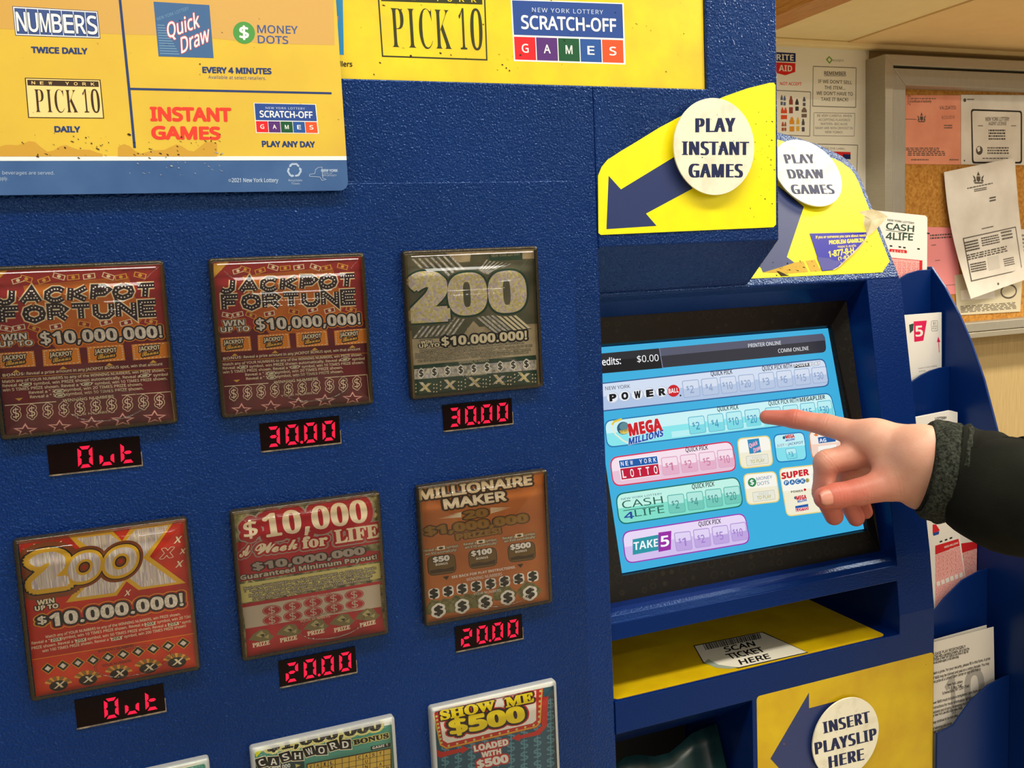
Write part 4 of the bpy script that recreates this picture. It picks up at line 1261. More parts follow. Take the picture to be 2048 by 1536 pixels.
S.text('X', (1070, 358), (1152, 346), (1064, 296), [(t_cream, .045), (t_red, .02)], 3, fk='n', shear=.2)
t2 = (('2', (238, 550), (440, 522), (214, 348)),)
zs = (((563, 414), 112, 100), ((806, 376), 110, 98))
for k, (m_, e_, grow) in enumerate(((t_br, .205, 40), (t_blk, .135, 22), (t_yg, .115, 16), (f_streak, .045, -4))):
    for ch, A, B, C in t2: S.text(ch, A, B, C, [(m_, e_)], 5 + k, fk='n')
    for c, hw, hh in zs: S.poly(sup(c, hw, hh, grow, 2.15, -.15, -.12), m_, 5.5 + k)
for c, hw, hh in zs:
    for r_, m_, l_ in ((56, t_yg, 9.5), (38, t_blk, 10), (30, t_br, 10.5), (13, t_red, 11)):
        S.poly(sup(c, r_, r_ * .95, 0, 2.1, -.15, -.12), m_, l_)
for t, A, B, C in (('WIN', (251, 668), (364, 650), (247, 638)), ('UP TO', (236, 707), (390, 685), (232, 678))):
    S.text(t, A, B, C, [(t_blk, .1), (t_cream, .02)], 5, fk='n')
S.text('$', (256, 798), (312, 790), (250, 748), [(t_yg, .17), (t_br, .13), (t_blk, .1), (t_silver, .02)], 5, fk='n')
S.text('10.000.000!', (338, 812), (1224, 668), (328, 728), [(t_yg, .14), (t_red, .12), (t_blk, .08), (t_silver, .015)], 5, fk='n')
for t, A, B in (('Match any of YOUR NUMBERS to any of the WINNING NUMBERS, win PRIZE shown.', (307, 889), (1206, 735)), ('Reveal a " 10X " symbol, win 10 TIMES PRIZE shown. Reveal a " 20X " symbol, win 20 TIM', (212, 932), (1272, 752)),
                ('PRIZE shown. Reveal a " 50X " symbol, win 50 TIMES PRIZE shown. Reveal a " 100X " symb', (212, 966), (1276, 782)), ('win 100 TIMES PRIZE shown. Reveal a " 200X " symbol, win 200 TIMES PRIZE shown!', (284, 984), (1242, 814))):
    S.text(t, A, B, (A[0] - 2, A[1] - 18), t_cream, 4, fat=.012)
for c in ((375, 899), (1002, 794), (540, 903), (1158, 794), (778, 891)):
    S.poly([(c[0] - 38, c[1] - 5), (c[0] + 34, c[1] - 17), (c[0] + 37, c[1] + 5), (c[0] - 35, c[1] + 17)], t_cream, 5)
    S.text('20X', (c[0] - 30, c[1] + 12), (c[0] + 30, c[1] + 2), (c[0] - 32, c[1] - 6), t_blk, 6, fk='n')
S.strip([(210, 1034), (1300, 856)], .0006, t_or, 4)
S.poly([(210, 1034), (1300, 856), (1340, 1120), (240, 1300)], add_noise(tp('vermilion', 220, 62, 20), 45, (226, 66, 20), (200, 46, 18)), 3)
S.text('WINNING NUMBERS', (655, 986), (893, 945), (653, 970), t_blk, 5, fat=.012)
for c in row(10, (320, 1091), (1224, 922)):
    for r_, m_, l_ in ((48, t_yg, 5), (42, t_blk, 6), (22, t_silver, 7)):
        S.poly([(c[0] - r_, c[1] + r_ * .12), (c[0] - r_ * .1, c[1] - r_ * .8), (c[0] + r_, c[1] - r_ * .12), (c[0] + r_ * .1, c[1] + r_ * .8)], m_, l_)
S.text('YOUR NUMBERS', (683, 1082), (880, 1046), (681, 1066), t_blk, 5, fat=.012)
t_bill = tp('bill_green', 138, 122, 50)
for c in ((392, 1205), (588, 1166), (795, 1128), (992, 1088), (1182, 1050)):
    for k in range(9):
        a = math.radians(-160 + 17 * k)
        S.poly([(c[0], c[1]), (c[0] + 96 * math.cos(a - .13), c[1] + 62 * math.sin(a - .13)), (c[0] + 96 * math.cos(a + .1), c[1] + 62 * math.sin(a + .1))], t_bill if k % 2 else t_gold, 4 + .3 * k)
    S.ell(c, (c[0] + 62, c[1] - 9), (c[0] - 4, c[1] - 34), t_blk, 8, 20)
    S.text('X', (c[0] - 34, c[1] + 22), (c[0] + 34, c[1] + 10), (c[0] - 36, c[1] - 18), t_cream, 9, fk='n', shear=.2)
finish(S)

# ---- ten thousand a week for life
t_mon = add_noise(tp('money_green', 92, 94, 64), 150, (70, 74, 50), (170, 166, 116), lo=.4, hi=.62)
t_crim = add_noise(tp('crimson', 182, 24, 40), 40, (188, 26, 42), (160, 18, 34)); t_grey = tp('scratch_grey', 164, 152, 140); t_beige = tp('beige', 196, 182, 162); t_lime = tp('pale_lime', 214, 206, 128)
S = ticket(1, 1, CT5, t_mon, 'red $10,000 A Week for LIFE ticket in the middle window')
for k in range(26):
    rg = random.Random(k); note(S, (rg.uniform(100, 1150), rg.uniform(150, 860)), 120, 52, rg.uniform(-1, 1), [t_mon, t_lime, t_bill][k % 3], 1, t_mon)
S.poly([(100, 450), (1180, 290), (1190, 440), (110, 620)], t_crim, 4)
S.poly([(110, 590), (700, 500), (1190, 500), (1190, 570), (120, 730)], t_crim, 5)
gr = [(t_grey, .16), (t_crim, .125), (tp('ivory', 244, 228, 194), .015)]
S.text('$', (176, 416), (268, 398), (166, 308), gr, 6, fk='r')
S.text('10,000', (322, 408), (1056, 292), (300, 258), gr, 6, fk='r')
g2 = [(t_grey, .15), (t_crim, .11), (tp('ivory', 244, 228, 194), .02)]
S.text('A', (140, 550), (218, 532), (134, 486), g2, 6, fk='c')
S.text('Week', (258, 530), (552, 488), (250, 462), g2, 6, fk='c')
S.text('for', (592, 488), (768, 462), (586, 410), g2, 6, fk='r')
S.text('LIFE!', (826, 452), (1166, 400), (816, 362), g2, 6, fk='r')
S.text('$10,000,000', (242, 646), (1032, 526), (234, 596), [(t_dark, .09), (t_grey, .03)], 7, fk='n')
S.text('Guaranteed Minimum Payout!', (148, 714), (1120, 562), (143, 682), [(t_dark, .09), (t_beige, .02)], 7, fk='n')
S.poly([(140, 745), (1140, 590), (1150, 700), (160, 880)], t_lime, 4)
for t, A, B in (('Match any of YOUR NUMBERS to any of the WINNING NUMBERS, win PRIZE shown. Reveal a', (170, 785), (1114, 634)), ('"    " symbol, win PRIZE shown. Reveal a " 10X " symbol, win 10 TIMES PRIZE shown.', (178, 812), (1110, 662)),
                ('Reveal a " 20X " symbol, win 20 TIMES PRIZE shown. Reveal a " 50X " symbol, win', (208, 836), (1086, 690)), ('50 TIMES PRIZE shown. If PRIZE won is " LIFE ", win $10,000 A WEEK FOR LIFE!', (235, 860), (1070, 716))):
    S.text(t, A, B, (A[0] - 2, A[1] - 18), [(t_blk, .10), (t_cream, .005)], 6)
S.poly([(150, 888), (1150, 720), (1160, 745), (156, 912)], t_crim, 5)
S.poly([(160, 912), (1140, 742), (1152, 905), (182, 1062)], t_beige, 5)
S.text('WINNING NUMBERS', (543, 862), (796, 818), (541, 844), t_crim, 6, fat=.012)
for A, B in (((370, 930), (958, 818)), ((372, 999), (964, 887))):
    for c in row(5, A, B):
        S.ell(c, (c[0] + 68, c[1] - 8), (c[0] - 3, c[1] - 36), t_crim, 6, 24); S.ring(c, (c[0] + 60, c[1] - 7), (c[0] - 3, c[1] - 30), .0003, t_beige, 7, 24)
        dollar(S, c, 52, [(t_beige, .0)], 8, -.12, wd=.9)
S.poly([(182, 1062), (1152, 905), (1180, 1090), (196, 1290)], t_crim, 6)
S.text('YOUR NUMBERS', (572, 1018), (786, 977), (570, 1002), t_cream, 7)
t_ol = tp('olive_gem', 122, 110, 68); t_ol2 = tp('olive_light', 176, 166, 110)
for c, A, B in (((295, 1118), (234, 1196), (356, 1172)), ((492, 1080), (430, 1160), (552, 1136)), ((686, 1042), (626, 1112), (746, 1088)), ((872, 1006), (816, 1088), (930, 1062)), ((1052, 968), (1000, 1052), (1112, 1026))):
    S.poly([(c[0] - 92, c[1] + 24), (c[0] - 60, c[1] - 16), (c[0] - 10, c[1] - 50), (c[0] + 46, c[1] - 50), (c[0] + 70, c[1] - 14), (c[0] + 94, c[1] - 4), (c[0] + 60, c[1] + 28), (c[0], c[1] + 36)], t_ol, 7)
    S.poly([(c[0] - 40, c[1] - 8), (c[0], c[1] - 42), (c[0] + 30, c[1] - 16), (c[0] - 8, c[1] + 6)], t_ol2, 8); S.poly([(c[0] + 20, c[1] + 4), (c[0] + 56, c[1] - 18), (c[0] + 50, c[1] + 14)], t_ol2, 8)
    S.poly([(c[0] - 12, c[1] - 14), (c[0] + 22, c[1] - 20), (c[0] + 14, c[1] + 2)], t_dark, 9)
    S.text('PRIZE', A, B, (A[0] - 4, A[1] - 28), [(t_cream, .02)], 8, fk='r')
finish(S)

# ---- millionaire maker
t_cop = add_noise(tp('copper', 190, 108, 46), 18, (198, 116, 52), (172, 92, 38)); t_brn = tp('brown_gold', 126, 88, 32); t_db = tp('dark_brown', 62, 42, 22); t_og = tp('old_gold', 152, 112, 44)
S = ticket(2, 1, CT6, t_cop, 'copper orange MILLIONAIRE MAKER ticket in the right window of the lower row')
mk = [(t_db, .12), (tp('parchment', 226, 208, 176), .035)]
S.text('MILLIONAIRE', (112, 306), (972, 186), (104, 232), mk, 3)
S.text('MAKER', (308, 376), (776, 308), (296, 306), mk, 3)
for t, A, B, C in (('20', (462, 453), (632, 428), (454, 398)), ('$1,000,000', (162, 580), (942, 472), (152, 520)), ('PRIZES!', (398, 614), (736, 560), (391, 572))):
    S.text(t, A, B, C, [(t_db, .10), (t_brn, .06), (t_og, .02)], 3, fk='n')
for k in range(4):
    S.poly([(250 + 40 * k, 450 - 12 * k), (432, 432 - 10 * k - 2), (432, 440 - 10 * k)], t_cream, 3); S.poly([(820 - 20 * k, 365 + 6 * k), (656, 366 + 12 * k), (657, 374 + 12 * k)], t_cream, 3)
for t, A, B in (('Reveal a "     " symbol,', (142, 708), (412, 666)), ('win $50 automatically!', (158, 734), (394, 698)), ('Reveal a "     " symbol,', (450, 658), (706, 618)), ('win $100 automatically!', (460, 683), (702, 645)), ('Reveal a "     " symbol,', (750, 612), (1004, 572)), ('win $500 automatically!', (762, 634), (998, 598))):
    S.text(t, A, B, (A[0] - 2, A[1] - 19), [(t_db, .08), (t_cream, .01)], 3)
for c in ((275, 676), (580, 628), (876, 580)):
    S.poly([(c[0] - 32, c[1] - 10), (c[0] + 30, c[1] - 20), (c[0] + 34, c[1] + 8), (c[0] - 28, c[1] + 18)], t_cream, 5); S.ell(c, (c[0] + 18, c[1] - 2), (c[0], c[1] - 9), t_db, 6, 14)
for bx, t, A, B, bA, bB in (([(166, 742), (384, 714), (398, 864), (178, 894)], '$50', (218, 786), (340, 768), (235, 812), (328, 799)), ([(482, 696), (702, 666), (712, 810), (492, 842)], '$100', (512, 739), (666, 714), (547, 766), (638, 752)), ([(783, 651), (996, 620), (1008, 762), (796, 790)], '$500', (812, 690), (964, 668), (848, 714), (936, 700))):
    S.rr(*bx, .005, t_db, 4); S.rr(*bx, .0045, tp('bar_gold', 112, 84, 36), 5, inset=.0006)
    q = bil(*bx)
    S.poly([q(.06, .74), q(.35, .68), q(.6, .74), q(.94, .66), q(.9, .88), q(.1, .88)], t_db, 6)
    S.text(t, A, B, (A[0] - 4, A[1] - 38), [(t_db, .09), (t_wht, .03)], 7, fk='n'); S.text('BONUS', bA, bB, (bA[0] - 2, bA[1] - 16), t_wht, 7, fk='n')
S.text('SEE BACK FOR PLAY INSTRUCTIONS.', (360, 910), (850, 830), (358, 891), t_wht, 4, fk='n')
for c in ((315, 905), (885, 811)): S.poly([(c[0] - 26, c[1] - 8), (c[0] + 24, c[1] - 16), (c[0] + 4, c[1] + 16)], t_db, 4)
S.text('WINNING NUMBERS', (473, 931), (746, 886), (470, 908), t_wht, 4)
t_bm = add_noise(tp('bill_olive', 104, 102, 56), 200, (84, 84, 44), (136, 132, 82))
for c in ((240, 1120), (420, 1085), (590, 1060), (770, 1010), (960, 985), (330, 1110), (500, 1075)):
    S.poly([(c[0] - 100, c[1] + 20), (c[0] - 40, c[1] - 48), (c[0] + 30, c[1] - 40), (c[0] + 92, c[1] + 10), (c[0] + 60, c[1] + 60), (c[0] - 80, c[1] + 70)], t_bm, 4)
    S.strip([(c[0] - 80, c[1] + 16), (c[0] - 30, c[1] - 36), (c[0] + 70, c[1] + 8)], .0003, t_db, 5)
for c in row(8, (222, 1026), (981, 893)):
    S.rr((c[0] - 46, c[1] - 34), (c[0] + 40, c[1] - 46), (c[0] + 46, c[1] + 34), (c[0] - 40, c[1] + 46), .003, t_wht, 6); dollar(S, c, 60, [(t_blk, .05)], 7, -.14, wd=.85)
S.text('YOUR NUMBERS', (528, 1040), (736, 1008), (526, 1020), t_wht, 6)
for c in ((258, 1156), (440, 1122), (618, 1092), (790, 1056), (961, 1022)):
    dollar(S, c, 64, [(t_wht, .16), (t_blk, .05)], 6, -.14, wd=.85)
finish(S)

# ---- cashword
t_teal = tp('teal', 74, 146, 130); t_yel = tp('maize', 224, 186, 74)
S = ticket(1, 2, CT7, t_teal, 'teal CASHWORD BONUS ticket with yellow letter grid in the bottom row')
S.poly([(600, 300), (1210, 170), (1210, 240), (650, 356)], t_wht, 1)
S.text('$1,000,000', (690, 356), (1150, 262), (684, 316), [(t_lime, .12), (t_blk, .03)], 3, fk='r')
S.poly([(632, 352), (668, 346), (640, 378)], tp('lemon', 226, 226, 40), 3)
for k, ch in enumerate('CASHWORD'):
    x, y = 662 + 49 * k, 402 - 11.6 * k + (4 if k % 2 else -3); a = (-.22 + (.14 if k % 2 else -.12))
    P = lambda u, v: (x + 24 * (u * math.cos(a) - v * math.sin(a)), y + 20 * (u * math.sin(a) + v * math.cos(a)))
    S.poly([P(-1.1, -1.15), P(1.1, -1.15), P(1.1, 1.15), P(-1.1, 1.15)], t_cream, 3); S.poly([P(-1, -1), P(1, -1), P(1, 1), P(-1, 1)], t_blk, 4)
    S.text(ch, P(-.55, .7), P(.55, .7), P(-.55, -.65), t_wht, 5, fk='n')
S.text('BONUS', (1040, 326), (1182, 297), (1037, 308), [(t_lime, .1), (t_blk, .03)], 4, fk='r')
S.poly([(1108, 334), (1190, 318), (1190, 334), (1110, 350)], t_blk, 3); S.text('GAME 1', (1116, 345), (1178, 331), (1115, 335), t_wht, 4, fk='n')
S.poly([(846, 404), (1192, 338), (1200, 520), (850, 600)], t_db, 3)
for r_ in range(5):
    for c_ in range(12):
        x, y = 850 + 28.5 * c_, 408 - 5.45 * c_ + 22 * r_
        S.poly([(x, y), (x + 26, y - 5), (x + 26.5, y + 15), (x + .5, y + 20)], t_yel, 4)
for ch, c_, r_ in (('C', 7, 0), ('A', 8, 0), ('S', 9, 0), ('T', 10, 0), ('V', 0, 0), ('A', 1, 0), ('I', 2, 0), ('L', 3, 0), ('U', 8, 1), ('N', 8, 2), ('A', 10, 2), ('I', 3, 1), ('D', 11, 3)):
    x, y = 850 + 28.5 * c_, 408 - 5.45 * c_ + 22 * r_
    S.text(ch, (x + 8, y + 15), (x + 18, y + 13), (x + 8, y + 3), t_blk, 5, fat=.02)
S.poly([(620, 420), (836, 378), (840, 560), (630, 600)], tp('dark_teal', 24, 60, 60), 3)
S.poly([(800, 405), (822, 410), (802, 420)], t_lime, 5)
S.text('1,000,000', (690, 436), (780, 418), (688, 420), t_wht, 5, fk='n')
finish(S)

# ---- show me 500
t_blu = tp('steel_teal', 36, 88, 112); t_blu2 = tp('steel_light', 92, 150, 172); t_rr = tp('signal_red', 204, 36, 30)
S = ticket(2, 2, CT7, t_blu, 'blue SHOW ME $500 ticket with red marquee border in the bottom row')
for r_ in range(7):
    for c_ in range(9):
        x, y = 1400 + 54 * c_, 400 - 11.5 * c_ + 48 * (r_ - 3)
        S.text('$', (x, y + 16), (x + 30, y + 9), (x - 2, y - 22), t_blu2, 2, fat=.01)
S.poly([(1352, 118), (1860, 40), (1860, 85), (1362, 190)], t_wht, 2)
S.poly([(1364, 196), (1800, 98), (1815, 94), (1808, 235), (1790, 256), (1420, 345), (1392, 330)], t_rr, 3)
S.strip([(1366, 200), (1394, 326), (1420, 340), (1786, 252), (1802, 234), (1810, 98)], .0010, t_yg, 4)
S.poly([(1386, 192), (1786, 104), (1786, 226), (1772, 238), (1424, 320), (1404, 308)], t_wht, 5)
for p in row(8, (1378, 210), (1398, 318)) + row(11, (1428, 330), (1776, 246)) + row(7, (1797, 232), (1803, 106)):
    S.ell(p, (p[0] + 5, p[1] - 1), (p[0], p[1] - 5), t_lime, 6, 10)
S.text('SHOW', (1398, 224), (1618, 180), (1392, 188), [(t_rr, .12), (t_dark, .09), (tp('bright_yellow', 250, 226, 20), .03)], 6, fk='r')
S.text('ME', (1664, 172), (1776, 148), (1658, 136), [(t_rr, .12), (t_dark, .09), (tp('bright_yellow', 250, 226, 20), .03)], 6, fk='r')
S.text('$500', (1440, 286), (1738, 226), (1430, 226), [(t_rr, .12), (t_dark, .09), (tp('bright_yellow', 250, 226, 20), .03)], 6, fk='n')
S.poly([(1378, 345), (1400, 356), (1480, 340), (1480, 330), (1512, 342), (1480, 364), (1478, 355), (1392, 380), (1380, 372)], t_rr, 6)
S.poly([(1812, 130), (1836, 128), (1830, 250), (1800, 285), (1720, 302), (1720, 312), (1684, 300), (1718, 280), (1720, 288), (1780, 272), (1808, 250)], t_rr, 6)
for t, A, B, C in (('LOADED', (1534, 354), (1672, 325), (1530, 331)), ('WITH', (1564, 378), (1642, 362), (1562, 358)), ('$500', (1548, 422), (1672, 396), (1543, 392))):
    S.text(t, A, B, C, [(t_rr, .11), (t_wht, .03)], 7, fk='n')
finish(S)

# ---- one more ticket whose corner shows at the bottom edge
S = ticket(0, 2, CT7, t_teal, 'teal ticket whose top corner just shows left of the CASHWORD one')
S.poly([(100, 440), (450, 360), (450, 385), (300, 430), (100, 470)], t_wht, 1)
S.poly([(180, 440), (400, 402), (430, 396), (380, 414), (200, 460)], t_lime, 2); S.strip([(180, 440), (300, 424), (396, 404)], .0006, t_blk, 3)
finish(S)

# ---- covers and displays
names = {(0, 0): 'at the left edge of the top row', (1, 0): 'in the middle of the top row', (2, 0): 'at the right of the top row', (0, 1): 'at the lower left', (1, 1): 'in the middle of the lower row', (2, 1): 'at the right of the lower row', (0, 2): 'at the bottom left', (1, 2): 'at the bottom middle', (2, 2): 'at the bottom right'}
for (i, j), nm in names.items():
    cover(i, j, m_rimw if j == 2 else m_rim, 'clear domed ticket cover ' + nm)
for i, j, t in ((0, 0, ' Out'), (1, 0, '30.00'), (2, 0, '30.00'), (0, 1, ' Out'), (1, 1, '20.00'), (2, 1, '20.00')):
    display(i, j, t, 'black price display lit with red %s %s' % (t.strip(), names[(i, j)]))

# ---------------------------------------------------------------- peeling helpline sticker on the header
ps = PH.off(0.0009)
HD = (1480, 240, 0.23433)
m_sb = mat('sticker_blue', (28, 26, 150), 0.3, 0.5); m_sy = mat('sticker_yellow', (240, 216, 60), 0.4, 0.3); m_su = add_noise(mat('sticker_underside', (226, 212, 170), 0.4, 0.4), 90, (232, 220, 182), (206, 188, 140))
S = Sheet(ps, HD)
S.solid(.0003, m_sb, [(596, 968), (1078, 957), (1080, 990), (1030, 1062), (960, 1135), (890, 1200), (835, 1255), (790, 1280), (700, 1288)])
S.text('If you or someone you care about needs', (646, 1011), (1078, 994), (645, 990), m_sy, 1, fat=.02)
S.text('PROBLEM GAMBLIN', (762, 1061), (1052, 1040), (760, 1030), m_sy, 1, fat=.035)
S.text('Hope is availa', (836, 1092), (990, 1080), (834, 1072), m_sy, 1)
S.text('1-877-8-H', (760, 1170), (972, 1136), (756, 1122), m_sy, 1, fat=.03)
S.text('(1-87', (840, 1196), (930, 1180), (837, 1170), m_sy, 1, fat=.02)
S.text('24', (832, 1226), (868, 1222), (830, 1210), m_sy, 1)
S.poly([(655, 1170), (760, 1180), (800, 1200), (870, 1205), (800, 1275), (702, 1284)], mat('sticker_scuff', (66, 66, 140), 0.6, 0.3), 1)
# curled corner: a loose flap that stands off the header
k = len(S.v)
FLP = [((1078, 957), .0001), ((1035, 905), .004), ((1020, 850), .008), ((965, 826), .0085), ((1060, 816), .012), ((1130, 845), .013), ((1193, 882), .0125), ((1150, 935), .008), ((1106, 984), .003), ((1080, 990), .0001)]
for p, h in FLP:
    u, v = S.uv(p); S.v.append((u, v, h))
c_ = S.uv((1085, 890)); S.v.append((c_[0], c_[1], .0075)); n = len(FLP); mi = S.mi(m_su)
for a in range(n):
    S.f.append((k + a, k + (a + 1) % n, k + n)); S.m.append(mi)
k = len(S.v)
CV = [(1080, 990), (1030, 1062), (960, 1135), (890, 1200), (835, 1255), (790, 1280)]
for q_, (p, h) in enumerate(zip(CV, (.0008, .0035, .0042, .0036, .0020, .0006))):
    u, v = S.uv(p); S.v.append((u, v, .0002)); u2, v2 = S.uv((p[0] - 16, p[1] - 14)); S.v.append((u2, v2, h * .55)); S.v.append((u + .0012, v - .0004, h))
mi2 = S.mi(m_sb)
for a in range(len(CV) - 1):
    S.f.append((k + 3 * a, k + 3 * a + 3, k + 3 * a + 5, k + 3 * a + 2)); S.m.append(mi)
tag(S.build('helpline_sticker'), 'blue gambling helpline sticker peeling off the yellow header decal', 'sticker')

# ---------------------------------------------------------------- playslip rack on the right flank
m_rack = add_noise(mat('rack_blue', (3, 36, 98), 0.34, 0.45, tint=(.45, .65, 1.0)), 300, None, None, bump=0.05, bscale=350, bdist=0.0005)
XS = 0.885
rack = thing('playslip_rack', 'blue stepped playslip rack fixed to the right side of the machine', 'rack', (0.84, 0.08, Z0 - 0.80))
prof = [(.104, -.036), (.085, -.058), (.067, -.085), (.052, -.112), (.034, -.152), (.018, -.200), (.004, -.25), (-.012, -.29), (-.030, -.34), (-.040, -.42), (-.044, -.50), (-.046, -.62), (-.046, -.79), (.16, -.79), (.16, -.036)]
MB().prism_x(zz(prof), XS, XS + .003).build('side_plate', m_rack, rack, bevel=.0008)
MB().box(.7866, XS - .0002, .152, .156, Z0 - .79, Z0 - .050).build('back_panel', m_rack, rack)
R1, R2 = (1740, 400, .32558), (1750, 1000, .34895)
tops = {}
for kk in range(5):
    Yk = .103 - .026 * kk
    zt = -.0395 - .1035 * kk
    if kk == 4: Yk = -.004
    pl = vplane(Yk)
    if kk == 0: pts = [(R1, p) for p in ((100, 530), (185, 480), (230, 452), (300, 431), (384, 422))]
    elif kk == 1: pts = [(R1, p) for p in ((250, 1120), (315, 1075), (370, 1048), (430, 1030), (490, 1020))]
    elif kk == 3: pts = [(R2, p) for p in ((250, 730), (345, 630), (400, 560), (500, 460), (600, 405), (660, 394))]
    elif kk == 4: pts = [(R2, p) for p in ((200, 1440), (340, 1370), (450, 1290), (550, 1150), (650, 1060), (750, 1010), (830, 990))]
    else: pts = None
    if pts: uv = [pl.uv(c[0] + p[0] * c[2], c[1] + p[1] * c[2]) for c, p in pts]
    else: uv = [(.787, zt - .045), (.82, zt - .028), (.85, zt - .008), (.87, zt), (XS, zt)]
    uv = [(u, v) for u, v in uv if .7875 < u < XS - .001]
    uv = [(.787, uv[0][1] - .004)] + list(uv) + [(XS - .0003, uv[-1][1])]
    vb_ = zt - .150
    P3 = [(u, Yk, Z0 + v) for u, v in uv] + [(XS - .0003, Yk, Z0 + vb_), (.787, Yk, Z0 + vb_)]
    m_ = MB().extrude(P3, (0, .002, 0)); m_.box(.787, XS - .0003, Yk + .002, Yk + .024, Z0 + vb_, Z0 + vb_ + .002)
    m_.build('pocket', m_rack, rack, bevel=.0006)

m_pap = mat('slip_paper', (240, 234, 222), 0.6, 0.25); m_pinks = add_noise(mat('slip_pink', (240, 168, 160), 0.6, 0.25), 700, (244, 184, 176), (226, 128, 122), lo=.42, hi=.7); m_reds = mat('slip_red', (214, 36, 40), 0.6, 0.25); m_greens = mat('slip_green', (48, 74, 62), 0.6, 0.25)
m_grey = mat('print_grey', (120, 116, 110), 0.6, 0.2)
# cash for life slips, top pocket
pl = vplane(.1085); S = Sheet(pl, R1)
a1, a2 = pl.uv(R1[0] + 345 * R1[2], R1[1] + 95 * R1[2]); b1, b2 = pl.uv(R1[0] + 372 * R1[2], R1[1] + 108 * R1[2]); c1, c2 = pl.uv(R1[0] + 350 * R1[2], R1[1] + 420 * R1[2])
l1, l2 = pl.uv(R1[0] + 45 * R1[2], R1[1] + 65 * R1[2]); sl = (a2 - l2) / (a1 - l1)
S.solid(.004, m_pap, uvs=[(.791, a2 + sl * (.791 - a1)), (min(a1, .8810), a2), (min(b1, .8840), b2), (min(c1 + .0005, .8842), -.15), (.791, -.15)])
S.text('NEW YORK LOTTERY', (107, 128), (272, 149), (107, 116), m_greens, 1, fat=.02)
S.text('CASH', (99, 178), (268, 196), (102, 140), m_greens, 1, fat=.02)
S.strip([(97, 184), (272, 210)], .0006, m_greens, 1)
S.text('4LIFE', (97, 242), (262, 248), (99, 200), m_greens, 1, fat=.02)
for x, y in ((121, 282), (175, 288), (203, 292), (290, 300), (350, 205)): S.poly([(x, y - 5), (x + 16, y - 3), (x + 16, y + 6), (x, y + 4)], m_black, 1)
S.rr((118, 300), (226, 308), (228, 328), (118, 318), .0015, m_reds, 1)
for k in range(5): S.text('ABCDE'[k], (130 + 18 * k, 320 + k), (140 + 18 * k, 321 + k), (130 + 18 * k, 307 + k), m_pap, 2)
S.poly([(100, 352), (322, 372), (318, 500), (100, 500)], m_pinks, 1); S.poly([(304, 371), (322, 373), (320, 480), (302, 480)], m_reds, 2); S.strip([(100, 353), (322, 373)], .0006, m_reds, 2)
for r_ in range(5):
    for c_ in range(7): S.rrline((112 + 30 * c_, 380 + 22 * r_ + 2 * c_), (128 + 30 * c_, 381 + 22 * r_ + 2 * c_), (128 + 30 * c_, 394 + 22 * r_ + 2 * c_), (112 + 30 * c_, 393 + 22 * r_ + 2 * c_), .0005, .00025, m_reds, 2)
tag(S.build('playslip'), 'white and pink CASH 4LIFE playslip standing in the top rack pocket', 'playslip', 'playslips in the rack')
# take 5 slip
pl = vplane(.086); S = Sheet(pl, R1); e1 = pl.uv(R1[0] + 440 * R1[2], R1[1] + 690 * R1[2]); e2 = pl.uv(R1[0] + 452 * R1[2], R1[1] + 1022 * R1[2])
S.solid(.003, m_pap, uvs=[(.791, e1[1]), (min(e1[0], .8842), e1[1]), (min(e2[0] + .0005, .884), -.25), (.791, -.25)])
S.poly([(240, 766), (268, 758), (266, 800), (245, 820)], m_greens, 1)
m_mag = mat('slip_magenta', (222, 28, 84), 0.6, 0.25)
S.poly([(268, 746), (349, 740), (328, 864), (272, 872)], m_mag, 1); S.text('5', (280, 840), (326, 836), (277, 774), m_pap, 2, fk='n')
S.rrline((376, 744), (414, 740), (416, 802), (379, 806), .0012, .0004, m_greens, 1)
S.text('$1', (388, 768), (404, 767), (388, 750), m_greens, 2); S.text('PER', (384, 782), (410, 780), (384, 773), m_greens, 2); S.text('PLAY', (383, 795), (411, 793), (383, 786), m_greens, 2)
S.strip([(425, 936), (421, 868)], .0009, m_mag, 1); S.poly([(411, 874), (419, 838), (432, 872)], m_mag, 1)
S.text('results for both a midday', (296, 1040), (412, 1022), (296, 1030), m_grey, 1); S.text('drawing', (300, 1058), (340, 1052), (300, 1048), m_grey, 1)
tag(S.build('playslip'), 'white playslip with a magenta 5 in the second rack pocket', 'playslip', 'playslips in the rack')
# third
pl = vplane(.060); S = Sheet(pl, R1); e1 = pl.uv(R1[0] + 500 * R1[2], R1[1] + 1294 * R1[2]); e2 = pl.uv(R1[0] + 538 * R1[2], R1[1] + 1304 * R1[2])
S.solid(.004, m_pap, uvs=[(.791, e1[1] - .004), (min(e1[0], .8800), e1[1]), (min(e2[0], .8838), e2[1]), (min(e2[0] + .0005, .8842), -.35), (.791, -.35)])
S.text('LOTTERY', (400, 1352), (470, 1346), (400, 1336), m_black, 1, fat=.03)
tag(S.build('playslip'), 'white playslip top showing just above the dark sleeve', 'playslip', 'playslips in the rack')
